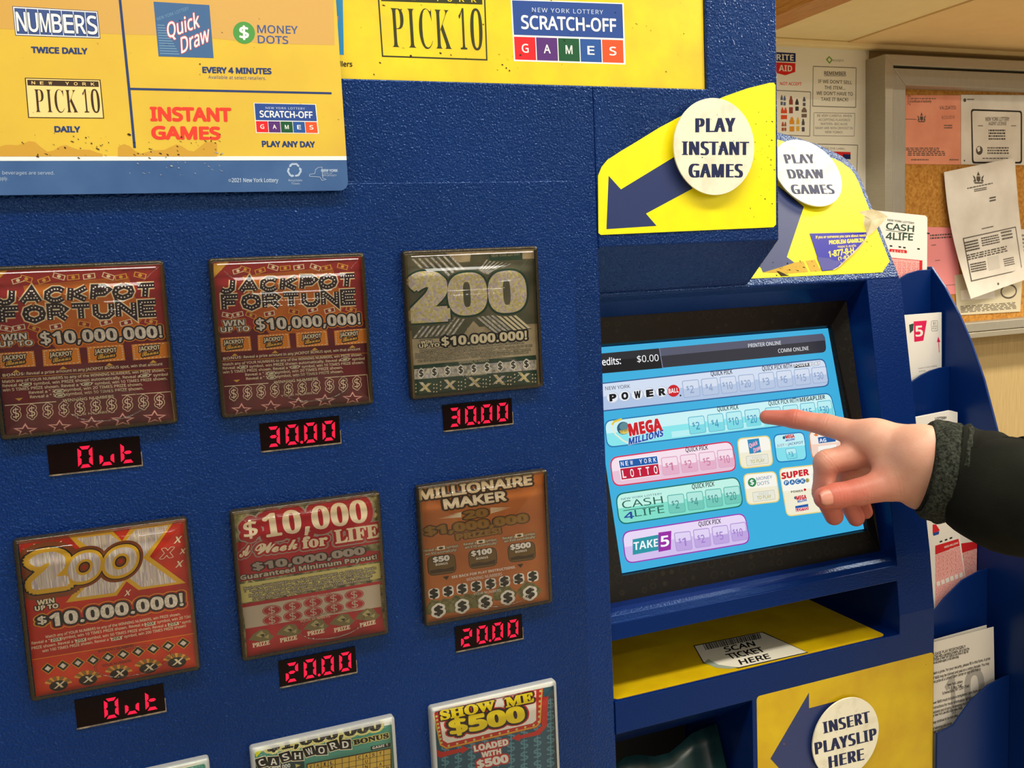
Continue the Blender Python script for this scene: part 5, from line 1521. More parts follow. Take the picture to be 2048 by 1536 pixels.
# red slips of the fourth pocket
for nm, Y, R_, lab in (('b', .0385, [(495, 60), (560, 40), (612, 290), (622, 420)], 'red and pink playslip tucked behind another in the fourth rack pocket'), ('a', .0325, [(343, 60), (455, 60), (490, 225), (516, 430)], 'front red and pink playslip in the fourth rack pocket, with black dashes')):
    pl = vplane(Y); S = Sheet(pl, R2)
    f = lambda p: pl.uv(R2[0] + p[0] * R2[2], R2[1] + p[1] * R2[2])
    p2, p3 = f(R_[2]), f(R_[3]); d_ = (p2 - p3) / (p2[1] - p3[1])
    tpz = p2[1] + .035; btm = -.46
    sl = -.20
    L0 = .791
    xr0 = min((p2 + d_ * (tpz - p2[1]))[0], .8835); xr1 = min((p2 + d_ * (btm - p2[1]))[0], .8840)
    S.solid(.002, m_pap, uvs=[(L0, tpz), (xr0, tpz), (xr1, btm), (L0, btm)])
    S.clip = (L0, btm, .884, tpz)
    if nm == 'a':
        S.poly([(345, 262), (478, 222), (486, 262), (345, 314)], m_reds, 1); S.poly([(345, 316), (486, 264), (520, 470), (480, 620), (345, 640)], m_pinks, 1)
        S.poly([(330, 140), (350, 140), (372, 175), (345, 186), (330, 190)], m_reds, 1); S.poly([(330, 190), (368, 178), (366, 196), (335, 206)], m_lblue, 1)
        for x, y in ((370, 240), (399, 230), (427, 220)): S.poly([(x, y - 4), (x + 15, y - 9), (x + 16, y), (x + 1, y + 5)], m_black, 1)
        S.text('MEGA MILLIONS', (398, 276), (476, 250), (397, 266), m_pap, 2, fat=.02); S.text('PLAY', (430, 286), (470, 272), (430, 278), m_pap, 2)
        for k in range(6): S.poly([(352 + 26 * k, 470 - 10 * k), (370 + 26 * k, 463 - 10 * k), (374 + 26 * k, 488 - 10 * k), (355 + 26 * k, 496 - 10 * k)], m_pap, 2)
        for r_ in range(5):
            for c_ in range(5): S.strip([(366 + 24 * c_, 330 + 24 * r_ - 9 * c_), (366 + 24 * c_, 340 + 24 * r_ - 9 * c_)], .0004, m_reds, 2)
    else:
        S.poly([(480, 250), (610, 232), (612, 272), (490, 306)], m_reds, 1); S.poly([(490, 306), (612, 274), (640, 640), (490, 640)], m_pinks, 1); S.poly([(480, 170), (606, 150), (610, 230), (486, 250)], m_pap, 1)
    tag(S.build('playslip'), lab, 'playslip', 'playslips in the rack')
# claim forms in the lowest pocket
m_form = mat('form_paper', (222, 214, 200), 0.65, 0.2); m_wm = mat('form_watermark', (170, 164, 154), 0.65, 0.2)
for nm, Y, pts, lab in (('b', .0105, [(340, 800), (640, 717), (660, 1100)], 'white claim form sheet behind another in the lowest rack pocket'), ('a', .0065, [(340, 816), (680, 727), (686, 1080)], 'front white claim form with black print and grey numerals in the lowest pocket')):
    pl = vplane(Y); S = Sheet(pl, R2)
    f = lambda p: pl.uv(R2[0] + p[0] * R2[2], R2[1] + p[1] * R2[2])
    q0, q1, q2 = f(pts[0]), f(pts[1]), f(pts[2]); sl = (q1[1] - q0[1]) / (q1[0] - q0[0]); d_ = (q2[0] - q1[0]) / (q2[1] - q1[1])
    x0 = .790
    S.solid(.0006, m_form, uvs=[(x0, q0[1] + sl * (x0 - q0[0])), (min(q1[0], .8835), q1[1]), (min(q1[0] + d_ * (-.598 - q1[1]), .884), -.598), (x0, -.598)])
    if nm == 'a':
        S.clip = (x0, -.598, .884, -.3)
        for t, A, B in (('1', (404, 1236), (464, 1222)), ('0', (516, 1206), (632, 1176))): S.text(t, A, B, (A[0] - 8, A[1] - 222), m_wm, 1, fk='n')
        S.text('PLEASE PLAY RESPONSIBLY', (330, 894), (520, 846), (328, 878), m_black, 2, fat=.02)
        rows = [('For help with a gambling problem, call or text the', 330, 910, 540, 858), ('HOPEline of New York State at any time of day for', 330, 926, 536, 874), ('free and private support, or visit online today', 330, 942, 480, 904),
                ('claim a prize. For your security, please fill in this form. A prize', 330, 1002, 660, 914), ('of $600 may be claimed and paid at a Lottery Retailer. You may', 330, 1030, 655, 942), ('this prize at a Lottery Claim Center or sign and mail to', 330, 1052, 606, 974),
                ('New York Lottery', 416, 1068, 502, 1046), ('P.O. Box 7540', 424, 1088, 498, 1070), ('Schenectady, NY 12301-7540', 386, 1116, 540, 1072),
                ('over $600 must include a completed claim form and', 330, 1172, 610, 1094), ('instructions for more information. All tickets are', 330, 1200, 590, 1130), ('validated and of going. All winnings must be', 330, 1226, 540, 1166),
                ('by New York Law and state rules. Keep', 330, 1244, 500, 1196), ('may continue to be sold after', 330, 1284, 476, 1240), ('of winning any prize', 330, 1318, 440, 1286), ('For prizes', 330, 1340, 400, 1318)]
        for t, x, y, xx, yy in rows: S.text(t, (x, y), (xx, yy), (x - 1, y - 15), m_black, 2, fat=.02)
    tag(S.build('claim_form'), lab, 'form', 'claim forms in the rack')

# ---------------------------------------------------------------- bulletin board and papers on the far wall
m_alu = add_noise(mat('brushed_aluminium', (176, 168, 150), 0.42, 0.5, 0.55), 40, (178, 170, 152), (172, 164, 146), stretch=(1, 1, 14))
m_alu2 = add_noise(mat('brushed_aluminium_flat', (168, 162, 148), 0.45, 0.5, 0.5), 40, (170, 164, 150), (164, 158, 144), stretch=(14, 1, 1))
m_cork = add_noise(mat('cork', (190, 134, 62), 0.9, 0.1), 160, (200, 146, 72), (160, 104, 42), lo=.35, hi=.7, detail=8)
X0, XE, ZT, ZB = 1.5617, 3.05, Z0 + .3819, Z0 - .2200
board = thing('bulletin_board', 'aluminium framed cork bulletin board on the tan wall right of the machine', 'bulletin board', (2.3, .93, ZB))


def frame(x0, x1, z0, z1, w, y0, y1, wb=None):
    m_ = MB(); wb = wb or w
    def bar(a, b):
        m_.add([(a[0], y0, a[1]), (a[2], y0, a[3]), (b[2], y0, b[3]), (b[0], y0, b[1]), (a[0], y1, a[1]), (a[2], y1, a[3]), (b[2], y1, b[3]), (b[0], y1, b[1])], [(0, 1, 2, 3), (7, 6, 5, 4), (0, 4, 5, 1), (1, 5, 6, 2), (2, 6, 7, 3), (3, 7, 4, 0)])
    o = [(x0, z0), (x1, z0), (x1, z1), (x0, z1)]; i_ = [(x0 + w, z0 + wb), (x1 - w, z0 + wb), (x1 - w, z1 - w), (x0 + w, z1 - w)]
    for k in range(4):
        bar((o[k][0], o[k][1], o[(k + 1) % 4][0], o[(k + 1) % 4][1]), (i_[k][0], i_[k][1], i_[(k + 1) % 4][0], i_[(k + 1) % 4][1]))
    return m_


frame(X0, XE, ZB, ZT, .0215, .889, .9498, .012).build('outer_frame', m_alu, board, bevel=.0012)
frame(X0 + .0238, XE - .0238, ZB + .0135, ZT - .0262, .034, .892, .93, .020).build('door_frame', m_alu2, board, bevel=.0015)
MB().box(X0 + .0225, XE - .0225, .932, .9492, ZB + .0125, ZT - .022).build('cork_panel', m_cork, board)
BC = (1740, 60, .37745)
m_inkb = mat('paper_ink', (92, 84, 76), 0.8, 0.1); m_inkd = mat('paper_ink_dark', (50, 46, 42), 0.8, 0.1)
m_pk = add_noise(mat('paper_salmon', (238, 158, 130), 0.8, 0.1), 12, (242, 164, 136), (228, 146, 118)); m_pk2 = mat('paper_pink', (236, 148, 150), 0.8, 0.1)
m_wp = add_noise(mat('paper_white', (228, 222, 212), 0.8, 0.1), 12, (234, 228, 218), (216, 208, 196)); m_cp = mat('paper_cream', (206, 196, 168), 0.8, 0.1)


def lines(S, n, TL, TR, BL, m, layer=2, seed=0):
    """rows of small print: words as short bars"""
    rg = random.Random(seed); tl, tr, bl = (np.array(p, float) for p in (TL, TR, BL))
    for i in range(n):
        x = 0.0
        while x < .97:
            w = min(rg.uniform(.04, .13), 1 - x); a = tl + (bl - tl) * ((i + .2) / n); b = tl + (bl - tl) * ((i + .75) / n); d = tr - tl
            S.poly([a + d * x, a + d * (x + w), b + d * (x + w), b + d * x], m, layer); x += w + .025


def crest(S, c, r, m, L=2):
    P = lambda x, y: (c[0] + r * x, c[1] + r * y)
    S.poly([P(-.3, -.3), P(.3, -.3), P(.32, .35), P(0, .65), P(-.32, .35)], m, L)
    S.poly([P(-.9, -.5), P(-.55, -.2), P(-.4, .6), P(-.85, .55), P(-.65, .2)], m, L); S.poly([P(.9, -.5), P(.55, -.2), P(.4, .6), P(.85, .55), P(.65, .2)], m, L)
    S.poly([P(-.25, -.45), P(0, -1.1), P(.25, -.45)], m, L); S.poly([P(-.8, .68), P(.8, .68), P(.6, .9), P(-.6, .9)], m, L)


def paper(Y, outline, m, label, name='paper_notice', group='papers on the bulletin board'):
    S = Sheet(vplane(Y), BC); S.solid(.0008, m, outline); S.lab = label; S.nm = name; S.gp = group; return S


def pfin(S): return tag(S.build(S.nm), S.lab, 'paper', S.gp)


S = paper(.9305, [(168, 345), (480, 346), (480, 713), (168, 710)], m_pk, 'salmon pink certificate stamped VALIDATED at the top left of the board')
S.text('Certificate of Authority', (215, 384), (325, 384), (215, 372), m_inkd, 1, fat=.02); lines(S, 1, (215, 360), (348, 360), (215, 368), m_inkb, 1, 2)
S.text('VALIDATED', (369, 421), (456, 420), (368, 403), m_inkb, 1, fat=.01); S.text('8/23/2018', (380, 472), (448, 470), (379, 455), m_inkb, 1); lines(S, 2, (392, 500), (436, 500), (392, 525), m_inkb, 1, 4)
crest(S, (273, 465), 26, m_inkb); S.strip([(188, 472), (246, 474)], .0012, m_inkb, 1)
lines(S, 2, (190, 622), (372, 622), (190, 640), m_inkb, 1, 5); lines(S, 3, (200, 640), (398, 640), (200, 668), m_inkb, 1, 6); lines(S, 1, (218, 682), (312, 682), (218, 694), m_inkb, 1, 7); lines(S, 1, (420, 682), (470, 682), (420, 694), m_inkb, 1, 8)
S.text('2019', (214, 398), (214, 346), (198, 398), m_inkd, 1)
pfin(S)
S = paper(.9305, [(482, 343), (862, 345), (862, 716), (482, 712)], m_wp, 'white lottery agent licence with a thick dark border at the top of the board')
S.rr((534, 418), (806, 428), (806, 708), (540, 708), .008, m_inkd, 1); S.rr((541, 428), (798, 436), (798, 698), (548, 698), .006, m_wp, 2)
S.text('NEW YORK LOTTERY', (612, 482), (738, 482), (612, 462), m_inkb, 3, fat=.02); S.text('AGENT LICENSE', (628, 504), (722, 504), (628, 487), m_inkb, 3, fat=.02)
lines(S, 4, (628, 525), (720, 525), (628, 585), m_inkd, 3, 1); lines(S, 1, (572, 503), (598, 503), (572, 513), m_inkb, 3, 2); lines(S, 1, (748, 503), (775, 503), (748, 513), m_inkb, 3, 3)
S.ell((579, 638), (597, 638), (579, 614), m_inkb, 3, 20); S.poly([(566, 624), (582, 616), (584, 640), (572, 646)], m_wp, 4)
lines(S, 3, (622, 618), (735, 618), (622, 660), m_inkb, 3, 4); lines(S, 1, (596, 676), (735, 676), (596, 684), m_inkd, 3, 5); S.ell((502, 372), (510, 372), (502, 362), m_inkb, 2, 14); lines(S, 1, (514, 362), (552, 362), (514, 374), m_inkb, 2, 6); S.ell((500, 692), (504, 692), (500, 687), m_inkb, 2, 10)
pfin(S)
S = paper(.9305, [(200, 1040), (452, 1048), (482, 1396), (225, 1420)], m_pk2, 'plain pink sheet low on the board behind the CASH 4LIFE slip')
lines(S, 2, (318, 1082), (436, 1074), (318, 1112), m_inkb, 1, 1); lines(S, 1, (325, 1136), (350, 1134), (325, 1146), m_inkb, 1, 2); lines(S, 1, (345, 1218), (372, 1216), (345, 1226), m_inkb, 1, 3); lines(S, 1, (380, 1352), (460, 1346), (380, 1358), m_inkb, 1, 4)
pfin(S)
S = paper(.9300, [(448, 1300), (812, 1240), (796, 1492), (462, 1512)], m_cp, 'cream printed document at the bottom of the board below the white letter')
lines(S, 5, (478, 1462), (780, 1440), (482, 1500), m_inkb, 1, 3); S.rr((480, 1380), (660, 1362), (662, 1420), (484, 1432), .003, m_wp, 1); S.ring((735, 1385), (775, 1383), (735, 1350), .004, m_inkb, 1)
pfin(S)
S = paper(.9305, [(770, 1058), (880, 1052), (884, 1240), (786, 1270)], m_wp, 'white sheet at the right edge of the photo behind the letter')
lines(S, 5, (796, 1080), (860, 1076), (800, 1180), m_inkb, 1, 9)
pfin(S)
# the letter hangs loose: gently curved
LP = vplane(.918)
S = Sheet(LP, BC)
q = bil((400, 752), (766, 675), (818, 1318), (510, 1424))
nu, nv = 4, 16
GV = []; off_ = []
for b in range(nv + 1):
    for a in range(nu + 1):
        s_, t = a / nu, b / nv
        p = q(s_, t); p = p + np.array((-26 * math.sin(math.pi * t) * (1 - s_) + -8 * math.sin(math.pi * t) * s_, 0)); GV.append(S.uv(p)); off_.append(.006 * math.sin(2.2 * t + .8 * s_) + .012 * t * t)
k = len(S.v); mi = S.mi(m_wp)
for (u, v), n in zip(GV, off_): S.v.append((u, v, n - .004))
for b in range(nv):
    for a in range(nu):
        i0 = b * (nu + 1) + a; S.f.append((k + i0 + nu + 1, k + i0 + nu + 2, k + i0 + 1, k + i0)); S.m.append(mi)
gu = np.array(GV).reshape(nv + 1, nu + 1, 2)
S2_ = Sheet(LP, BC)
crest(S2_, (575, 785), 32, m_inkb); lines(S2_, 1, (515, 835), (652, 806), (516, 845), m_inkb, 1, 1); lines(S2_, 2, (550, 842), (615, 830), (551, 860), m_inkb, 1, 2); lines(S2_, 2, (628, 885), (662, 878), (628, 915), m_inkb, 1, 3)
lines(S2_, 1, (582, 1050), (643, 1036), (583, 1060), m_inkb, 1, 4)
S2_.strip([(483, 1106), (760, 1045), (788, 1270), (516, 1330)], .0022, m_inkb, 1, True)
lines(S2_, 4, (488, 1122), (560, 1106), (496, 1180), m_inkb, 1, 5); lines(S2_, 4, (575, 1100), (668, 1080), (582, 1150), m_inkb, 1, 6); lines(S2_, 3, (680, 1068), (738, 1056), (688, 1118), m_inkb, 1, 7)
lines(S2_, 3, (498, 1190), (710, 1142), (502, 1224), m_inkb, 1, 8); lines(S2_, 4, (512, 1238), (594, 1222), (518, 1288), m_inkb, 1, 9); lines(S2_, 4, (690, 1212), (745, 1200), (696, 1256), m_inkb, 1, 10); S2_.poly([(606, 1205), (664, 1192), (672, 1262), (612, 1276)], mat('paper_grey_print', (208, 202, 192), .8, .1), 1); S2_.ell((658, 1345), (663, 1345), (658, 1338), m_inkb, 1, 8)  # includes a pale grey printed block inside the letter's box
inv = [np.array(x) for x in (gu[0, 0], gu[0, -1], gu[-1, -1], gu[-1, 0])]
def bend(u, v):
    t = (inv[0][1] - v) / (inv[0][1] - inv[3][1]); t = min(max(t, 0), 1); s_ = min(max((u - gu[int(t * nv), 0][0]) / (gu[int(t * nv), -1][0] - gu[int(t * nv), 0][0]), 0), 1)
    return .006 * math.sin(2.2 * t + .8 * s_) + .012 * t * t
for f_, mm in zip(S2_.f, S2_.m): S.f.append(tuple(a + len(S.v) for a in f_)); S.m.append(S.mi(S2_.mats[mm]))
for u, v, n in S2_.v: S.v.append((u, v, bend(u, v) - .004 + .0012 + n))
# (faces above were indexed against the vertex count before adding)
S.lab = 'white official letter with a crest hanging crooked in the middle of the board'; S.nm = 'paper_notice'; S.gp = 'papers on the bulletin board'
lo = pfin(S); md = lo.modifiers.new('thick', 'SOLIDIFY'); md.thickness = .0004; md.offset = -1

# ---------------------------------------------------------------- bottle return notice on the wall
PC = (1540, 60, .18223)
wp = vplane(.9455); S = Sheet(wp, PC)
m_pp = mat('notice_paper', (240, 236, 218), 0.6, 0.2); m_gl = mat('notice_line', (110, 106, 92), .7, .2); m_ink = mat('notice_ink', (66, 60, 54), .7, .2); m_rn = mat('notice_red', (216, 40, 34), .7, .2); m_nn = mat('notice_navy', (26, 40, 96), .7, .2)
tl = S.uv((-420, 82)); tr_ = S.uv((1086, 165)); rb = S.uv((1056, 1536))
S.solid(.0012, m_pp, uvs=[(1.19, tl[1] + .002), (tr_[0] - .004, tr_[1]), (tr_[0], tr_[1] - .004), (tr_[0] - .001, tr_[1] - .05), (rb[0], -.02), (1.19, -.02)])
S.poly([(1000, 162), (1086, 166), (1070, 290), (1040, 230)], mat('notice_fold', (226, 220, 196), .6, .2), 1)
S.poly([(60, 242), (281, 254), (281, 352), (60, 344)], m_nn, 1); S.text('RITE', (72, 331), (258, 337), (72, 264), m_pp, 2, fk='n')
S.poly([(60, 354), (279, 364), (277, 460), (168, 498), (60, 470)], m_rn, 1); S.text('AID', (98, 450), (243, 456), (98, 384), m_pp, 2, fk='n')
S.text('NOT ACCEPT', (112, 604), (346, 608), (112, 572), m_rn, 1, fat=.02)
S.rrline((20, 660), (446, 680), (436, 1166), (20, 1146), .001, .0016, m_gl, 1)
bt = lambda x, y, w, h, c: (S.rr((x - w / 2, y - h * .28), (x + w / 2, y - h * .28), (x + w / 2, y + h / 2), (x - w / 2, y + h / 2), .001, c, 1), S.poly([(x - w * .2, y - h / 2), (x + w * .2, y - h / 2), (x + w * .42, y - h * .24), (x - w * .42, y - h * .24)], c, 2), S.poly([(x - w / 2, y), (x + w / 2, y), (x + w / 2, y + h * .14), (x - w / 2, y + h * .14)], m_pp, 3))
kc = [mat('bottle_print_%d' % k, c, .6, .2) for k, c in enumerate([(90, 100, 130), (150, 70, 60), (60, 56, 50), (80, 84, 100), (222, 80, 40), (120, 100, 84), (226, 150, 40), (230, 180, 50), (84, 80, 78), (170, 80, 50)])]
for x, y, w, h, c in ((128, 770, 26, 110, 0), (160, 775, 26, 108, 0), (230, 820, 42, 190, 1), (296, 822, 38, 130, 2), (375, 785, 30, 100, 3), (136, 915, 34, 130, 4), (170, 915, 34, 128, 4), (375, 905, 58, 110, 5), (240, 1035, 52, 160, 6), (305, 1035, 34, 150, 7), (364, 1045, 32, 140, 8), (140, 1058, 26, 100, 9), (168, 1058, 22, 100, 9)): bt(x, y, w, h, kc[c])
gd = mat('notice_green', (120, 160, 60), .6, .2)
S.poly([(650, 284), (690, 328), (653, 372), (612, 324)], gd, 1); S.poly([(650, 304), (672, 328), (652, 352), (632, 326)], m_pp, 2); S.text('envipco', (692, 346), (806, 346), (692, 318), m_gl, 1)
S.rrline((474, 398), (945, 416), (940, 850), (468, 836), .001, .0016, m_gl, 1)
S.text('REMEMBER', (596, 493), (832, 497), (596, 454), m_ink, 1, fat=.02); S.strip([(594, 502), (834, 506)], .0009, m_ink, 1)
for t, A, B, C in (("IF WE DON'T SELL", (530, 580), (898, 594), (530, 544)), ('THE ITEM...', (598, 648), (826, 655), (598, 612)), ("WE DON'T HAVE TO", (510, 710), (908, 721), (510, 673)), ('TAKE IT BACK!', (560, 776), (856, 782), (560, 740))): S.text(t, A, B, C, m_ink, 1, fat=.012)
S.rrline((482, 908), (932, 915), (924, 1165), (478, 1160), .001, .0010, m_gl, 1)
for k, (t, x0, x1) in enumerate((('BE VERY CAREFUL WHEN', 518, 896), ('ACCEPTING FLAVORED', 532, 878), ('WATERS- BECAUSE', 554, 850), ('MANY ARE NON DEPOSIT IN', 498, 906), ('NEW YORK!!!', 606, 796))): S.text(t, (x0, 952 + 45 * k), (x1, 956 + 45 * k), (x0, 926 + 45 * k), m_ink, 1)
S.rrline((520, 1252), (962, 1264), (950, 1640), (520, 1640), .001, .0016, m_gl, 1); S.text('READ THE LABEL', (560, 1306), (826, 1314), (560, 1286), m_ink, 1)
S.poly([(600, 1330), (884, 1340), (884, 1420), (600, 1410)], m_rn, 1); S.poly([(800, 1362), (884, 1366), (884, 1420), (800, 1416)], m_nn, 2)
tag(S.build('wall_notice'), 'white bottle return notice reading REMEMBER on the wall behind the machine', 'notice')

# ---------------------------------------------------------------- the pointing hand and its sleeve
def at(px, py, Y): return vplane(Y).hit(px, py)


def J(px, py, Y, r): return (at(px, py, Y), r)


IDX = [J(1533, 834, .0560, .0066), J(1590, 838, .0360, .0084), J(1652, 850, .0150, .0096), J(1752, 878, -.0230, .0135)]
MID = [J(1668, 1032, .0020, .0085), J(1647, 985, .0000, .0095), J(1653, 925, -.0040, .0108), J(1752, 900, -.0120, .0135)]
RNG = [J(1712, 1036, .0150, .0080), J(1692, 996, .0160, .0090), J(1692, 945, .0140, .0098), J(1760, 918, -.0010, .0130)]
PNK = [J(1731, 1024, .0220, .0068), J(1718, 992, .0240, .0076), J(1718, 955, .0220, .0084), J(1764, 938, .0080, .0110)]
THB = [J(1650, 996, -.0240, .0098), J(1672, 992, -.0265, .0108), J(1718, 984, -.0330, .0112), J(1786, 966, -.0440, .0150), J(1846, 950, -.0560, .0205)]
WR1, WR2, WR3 = J(1842, 912, -.0560, .0220), J(1846, 962, -.0470, .0215), J(1862, 940, -.0300, .0210)
KN = J(1800, 894, -.0370, .0170)
PALM = [(IDX[-1], KN), (KN, WR1), (IDX[-1], WR1), (MID[-1], WR1), (MID[-1], WR3), (RNG[-1], WR3), (PNK[-1], WR3), (IDX[-1], MID[-1]), (MID[-1], RNG[-1]), (RNG[-1], PNK[-1]), (WR1, WR2), (WR2, WR3), (WR1, WR3),
        (J(1768, 915, -.0330, .0110), J(1820, 925, -.0480, .0190)), (J(1796, 930, -.0400, .0150), WR2)]
FA = (at(1960, 948, -.082), .029)
PALM += [(WR1, (FA[0] + np.array((0, 0, .006)), .027)), (WR2, (FA[0] - np.array((0, 0, .006)), .027)), (WR3, FA)]


def rcone(P, a, b):
    A, ra = a; B, rb = b
    d = B - A; L2_ = d @ d
    t = np.clip(((P - A) @ d) / L2_, 0, 1)
    return np.linalg.norm(P - A - t[..., None] * d, axis=-1) - (ra + (rb - ra) * t), t


def smin(a, b, k):
    h = np.clip(.5 + .5 * (b - a) / k, 0, 1)
    return b + (a - b) * h - k * h * (1 - h)


def hand_field(P):
    d = None
    for a, b in PALM:
        e, _ = rcone(P, a, b); d = e if d is None else smin(d, e, .010)
    ruddy = np.zeros(P.shape[:-1]); out = d
    for ch, kb in ((IDX, .012), (MID, .006), (RNG, .006), (PNK, .006), (THB, .012)):
        f = None
        for a, b in zip(ch[:-1], ch[1:]):
            e, t = rcone(P, a, b); f = e if f is None else smin(f, e, .004)
        for jn, (c, r) in enumerate(ch[1:-1]):          # knuckle wrinkles
            ax = ch[jn][0] - ch[jn + 2][0]; ax = ax / np.linalg.norm(ax)
            s_ = (P - c) @ ax; near = np.exp(-(np.linalg.norm(P - c, axis=-1) / (r * 1.5)) ** 2)
            f = f - .0004 * near
            sharp = np.exp(-(np.linalg.norm(P - c, axis=-1) / (r * 1.25)) ** 6)
            for s0, dp in ((-.0034, .0005), (-.0006, .0009), (.0022, .0007), (.0046, .0004)):
                bow = .09 * np.linalg.norm(P - c, axis=-1)
                f = f + dp * sharp * np.exp(-((s_ - s0 + bow) / .0008) ** 2)
        tip, r = ch[0]
        near = np.exp(-(np.maximum(f, 0) / .004) ** 2) * np.exp(-(np.linalg.norm(P - tip, axis=-1) / .055) ** 2)
        ruddy = np.maximum(ruddy, near)
        out = smin(out, f, kb)
    # deep fold between thumb web and the curled fingers
    return out, ruddy


def surface_nets(lo, hi, h, fn):
    n = np.ceil((hi - lo) / h).astype(int) + 1
    g = np.stack(np.meshgrid(*[lo[i] + h * np.arange(n[i]) for i in range(3)], indexing='ij'), -1)
    D, R_ = fn(g)
    S_ = D < 0
    c = np.zeros(np.array(D.shape) - 1); acc = np.zeros(c.shape + (3,)); cnt = np.zeros(c.shape)
    sl = lambda o: tuple(slice(o[i], o[i] + c.shape[i]) for i in range(3))
    cor = [(i, j, k) for i in (0, 1) for j in (0, 1) for k in (0, 1)]
    for a in cor:
        for ax in range(3):
            if a[ax]: continue
            b = list(a); b[ax] = 1; b = tuple(b)
            da, db = D[sl(a)], D[sl(b)]; x = (da < 0) != (db < 0)
            t = np.where(x, da / np.where(da == db, 1, da - db), 0)
            p = np.array(a, float)[None, None, None] + np.zeros(c.shape + (3,)); p[..., ax] += t
            acc += p * x[..., None]; cnt += x
    act = cnt > 0
    idx = -np.ones(c.shape, int); idx[act] = np.arange(act.sum())
    ii = np.argwhere(act)
    V = lo + h * (ii + acc[act] / cnt[act][:, None])
    rud = R_[ii[:, 0], ii[:, 1], ii[:, 2]]
    F = []
    for ax in range(3):
        o1, o2 = [(1, 2), (2, 0), (0, 1)][ax]
        sa = [slice(1, -1)] * 3; sa[ax] = slice(0, -1)
        sb = [slice(1, -1)] * 3; sb[ax] = slice(1, None)
        A, B = S_[tuple(sa)], S_[tuple(sb)]
        e = np.argwhere(A != B)
        base = e + 1; base[:, ax] -= 1
        q = []
        for d1, d2 in ((-1, -1), (0, -1), (0, 0), (-1, 0)):
            b = base.copy(); b[:, o1] += d1; b[:, o2] += d2; q.append(idx[b[:, 0], b[:, 1], b[:, 2]])
        q = np.stack(q, 1)
        fl = A[tuple(e.T)]
        q[~fl] = q[~fl][:, ::-1]
        F.append(q)
    F = np.concatenate(F); F = F[(F >= 0).all(1)]
    return V, F, rud


allp = [c for ch in (IDX, MID, RNG, PNK, THB, [WR1, WR2, WR3, FA]) for c in ch]
lo = np.min([p - r for p, r in allp], 0) - .006; hi = np.max([p + r for p, r in allp], 0) + .006
V, F, rud = surface_nets(lo, hi, .0010, hand_field)

m_skin = bpy.data.materials.new('skin'); m_skin.use_nodes = True
nt, N, L, b_ = nodes(m_skin)
at_ = N.new('ShaderNodeAttribute'); at_.attribute_name = 'ruddy'
tc = N.new('ShaderNodeTexCoord'); no = N.new('ShaderNodeTexNoise'); no.inputs['Scale'].default_value = 90; no.inputs['Detail'].default_value = 5
L.new(tc.outputs['Object'], no.inputs['Vector'])
ad = N.new('ShaderNodeMath'); ad.operation = 'MULTIPLY_ADD'; ad.inputs[1].default_value = .45; L.new(no.outputs['Fac'], ad.inputs[0])
sb_ = N.new('ShaderNodeMath'); sb_.operation = 'SUBTRACT'; sb_.inputs[1].default_value = .2; L.new(at_.outputs['Fac'], sb_.inputs[0]); L.new(sb_.outputs[0], ad.inputs[2])
rp = N.new('ShaderNodeValToRGB'); rp.color_ramp.elements[0].color = (lin(212), lin(160), lin(136), 1); rp.color_ramp.elements[1].color = (lin(194), lin(106), lin(88), 1)
rp.color_ramp.elements[0].position = 0.0; rp.color_ramp.elements[1].position = .85
L.new(ad.outputs[0], rp.inputs['Fac']); L.new(rp.outputs['Color'], b_.inputs['Base Color'])
b_.inputs['Roughness'].default_value = .48; b_.inputs['Specular IOR Level'].default_value = .4
b_.inputs['Subsurface Weight'].default_value = .12; b_.inputs['Subsurface Radius'].default_value = (1, .35, .2); b_.inputs['Subsurface Scale'].default_value = .004
n2 = N.new('ShaderNodeTexNoise'); n2.inputs['Scale'].default_value = 700; n2.inputs['Detail'].default_value = 3; L.new(tc.outputs['Object'], n2.inputs['Vector'])
bp = N.new('ShaderNodeBump'); bp.inputs['Strength'].default_value = .25; bp.inputs['Distance'].default_value = .0006; L.new(n2.outputs['Fac'], bp.inputs['Height']); L.new(bp.outputs['Normal'], b_.inputs['Normal'])

person = mesh_obj('person', V, F, m_skin, None, smooth=True, origin=(1.0, -.15, 0.0))
ca = person.data.attributes.new('ruddy', 'FLOAT', 'POINT'); ca.data.foreach_set('value', rud.astype(np.float32))
sm = person.modifiers.new('soften', 'SMOOTH'); sm.factor = .5; sm.iterations = 1
tag(person, 'hand in a dark green fleece sleeve pointing its index finger at the touchscreen', 'person')

# nail on the thumb
th = THB[0][0]; axis = THB[0][0] - THB[2][0]; axis /= np.linalg.norm(axis)
view = CAMP - th; view /= np.linalg.norm(view); view = view - axis * (view @ axis); view /= np.linalg.norm(view)
side = np.cross(axis, view); nrm = view * .97 - side * .0 ; nrm /= np.linalg.norm(nrm)
NV = []; NF = []; nn_, mm_ = 12, 8
for a in range(nn_ + 1):
    for b in range(mm_ + 1):
        s_ = a / nn_ * 2 - 1; t = b / mm_ * 2 - 1
        w = .0074 * (1 - .35 * max(0, s_) ** 3 - .2 * max(0, -s_) ** 3); hh = math.sqrt(max(0, 1 - (.66 * t) ** 2))
        NV.append(th + axis * (.0005 + .0068 * s_) + side * (w * t * .92) + nrm * (.0104 * hh - .0010 * max(0, s_) ** 2 + .0001))
for a in range(nn_):
    for b in range(mm_): NF.append((a * (mm_ + 1) + b, a * (mm_ + 1) + b + 1, (a + 1) * (mm_ + 1) + b + 1, (a + 1) * (mm_ + 1) + b))
nl = mesh_obj('thumbnail', NV, NF, mat('nail', (212, 140, 120), .34, .5), person, smooth=True, label='pale glossy thumbnail')
bm = bmesh.new(); bm.from_mesh(nl.data); bmesh.ops.recalc_face_normals(bm, faces=bm.faces); bm.to_mesh(nl.data); bm.free()
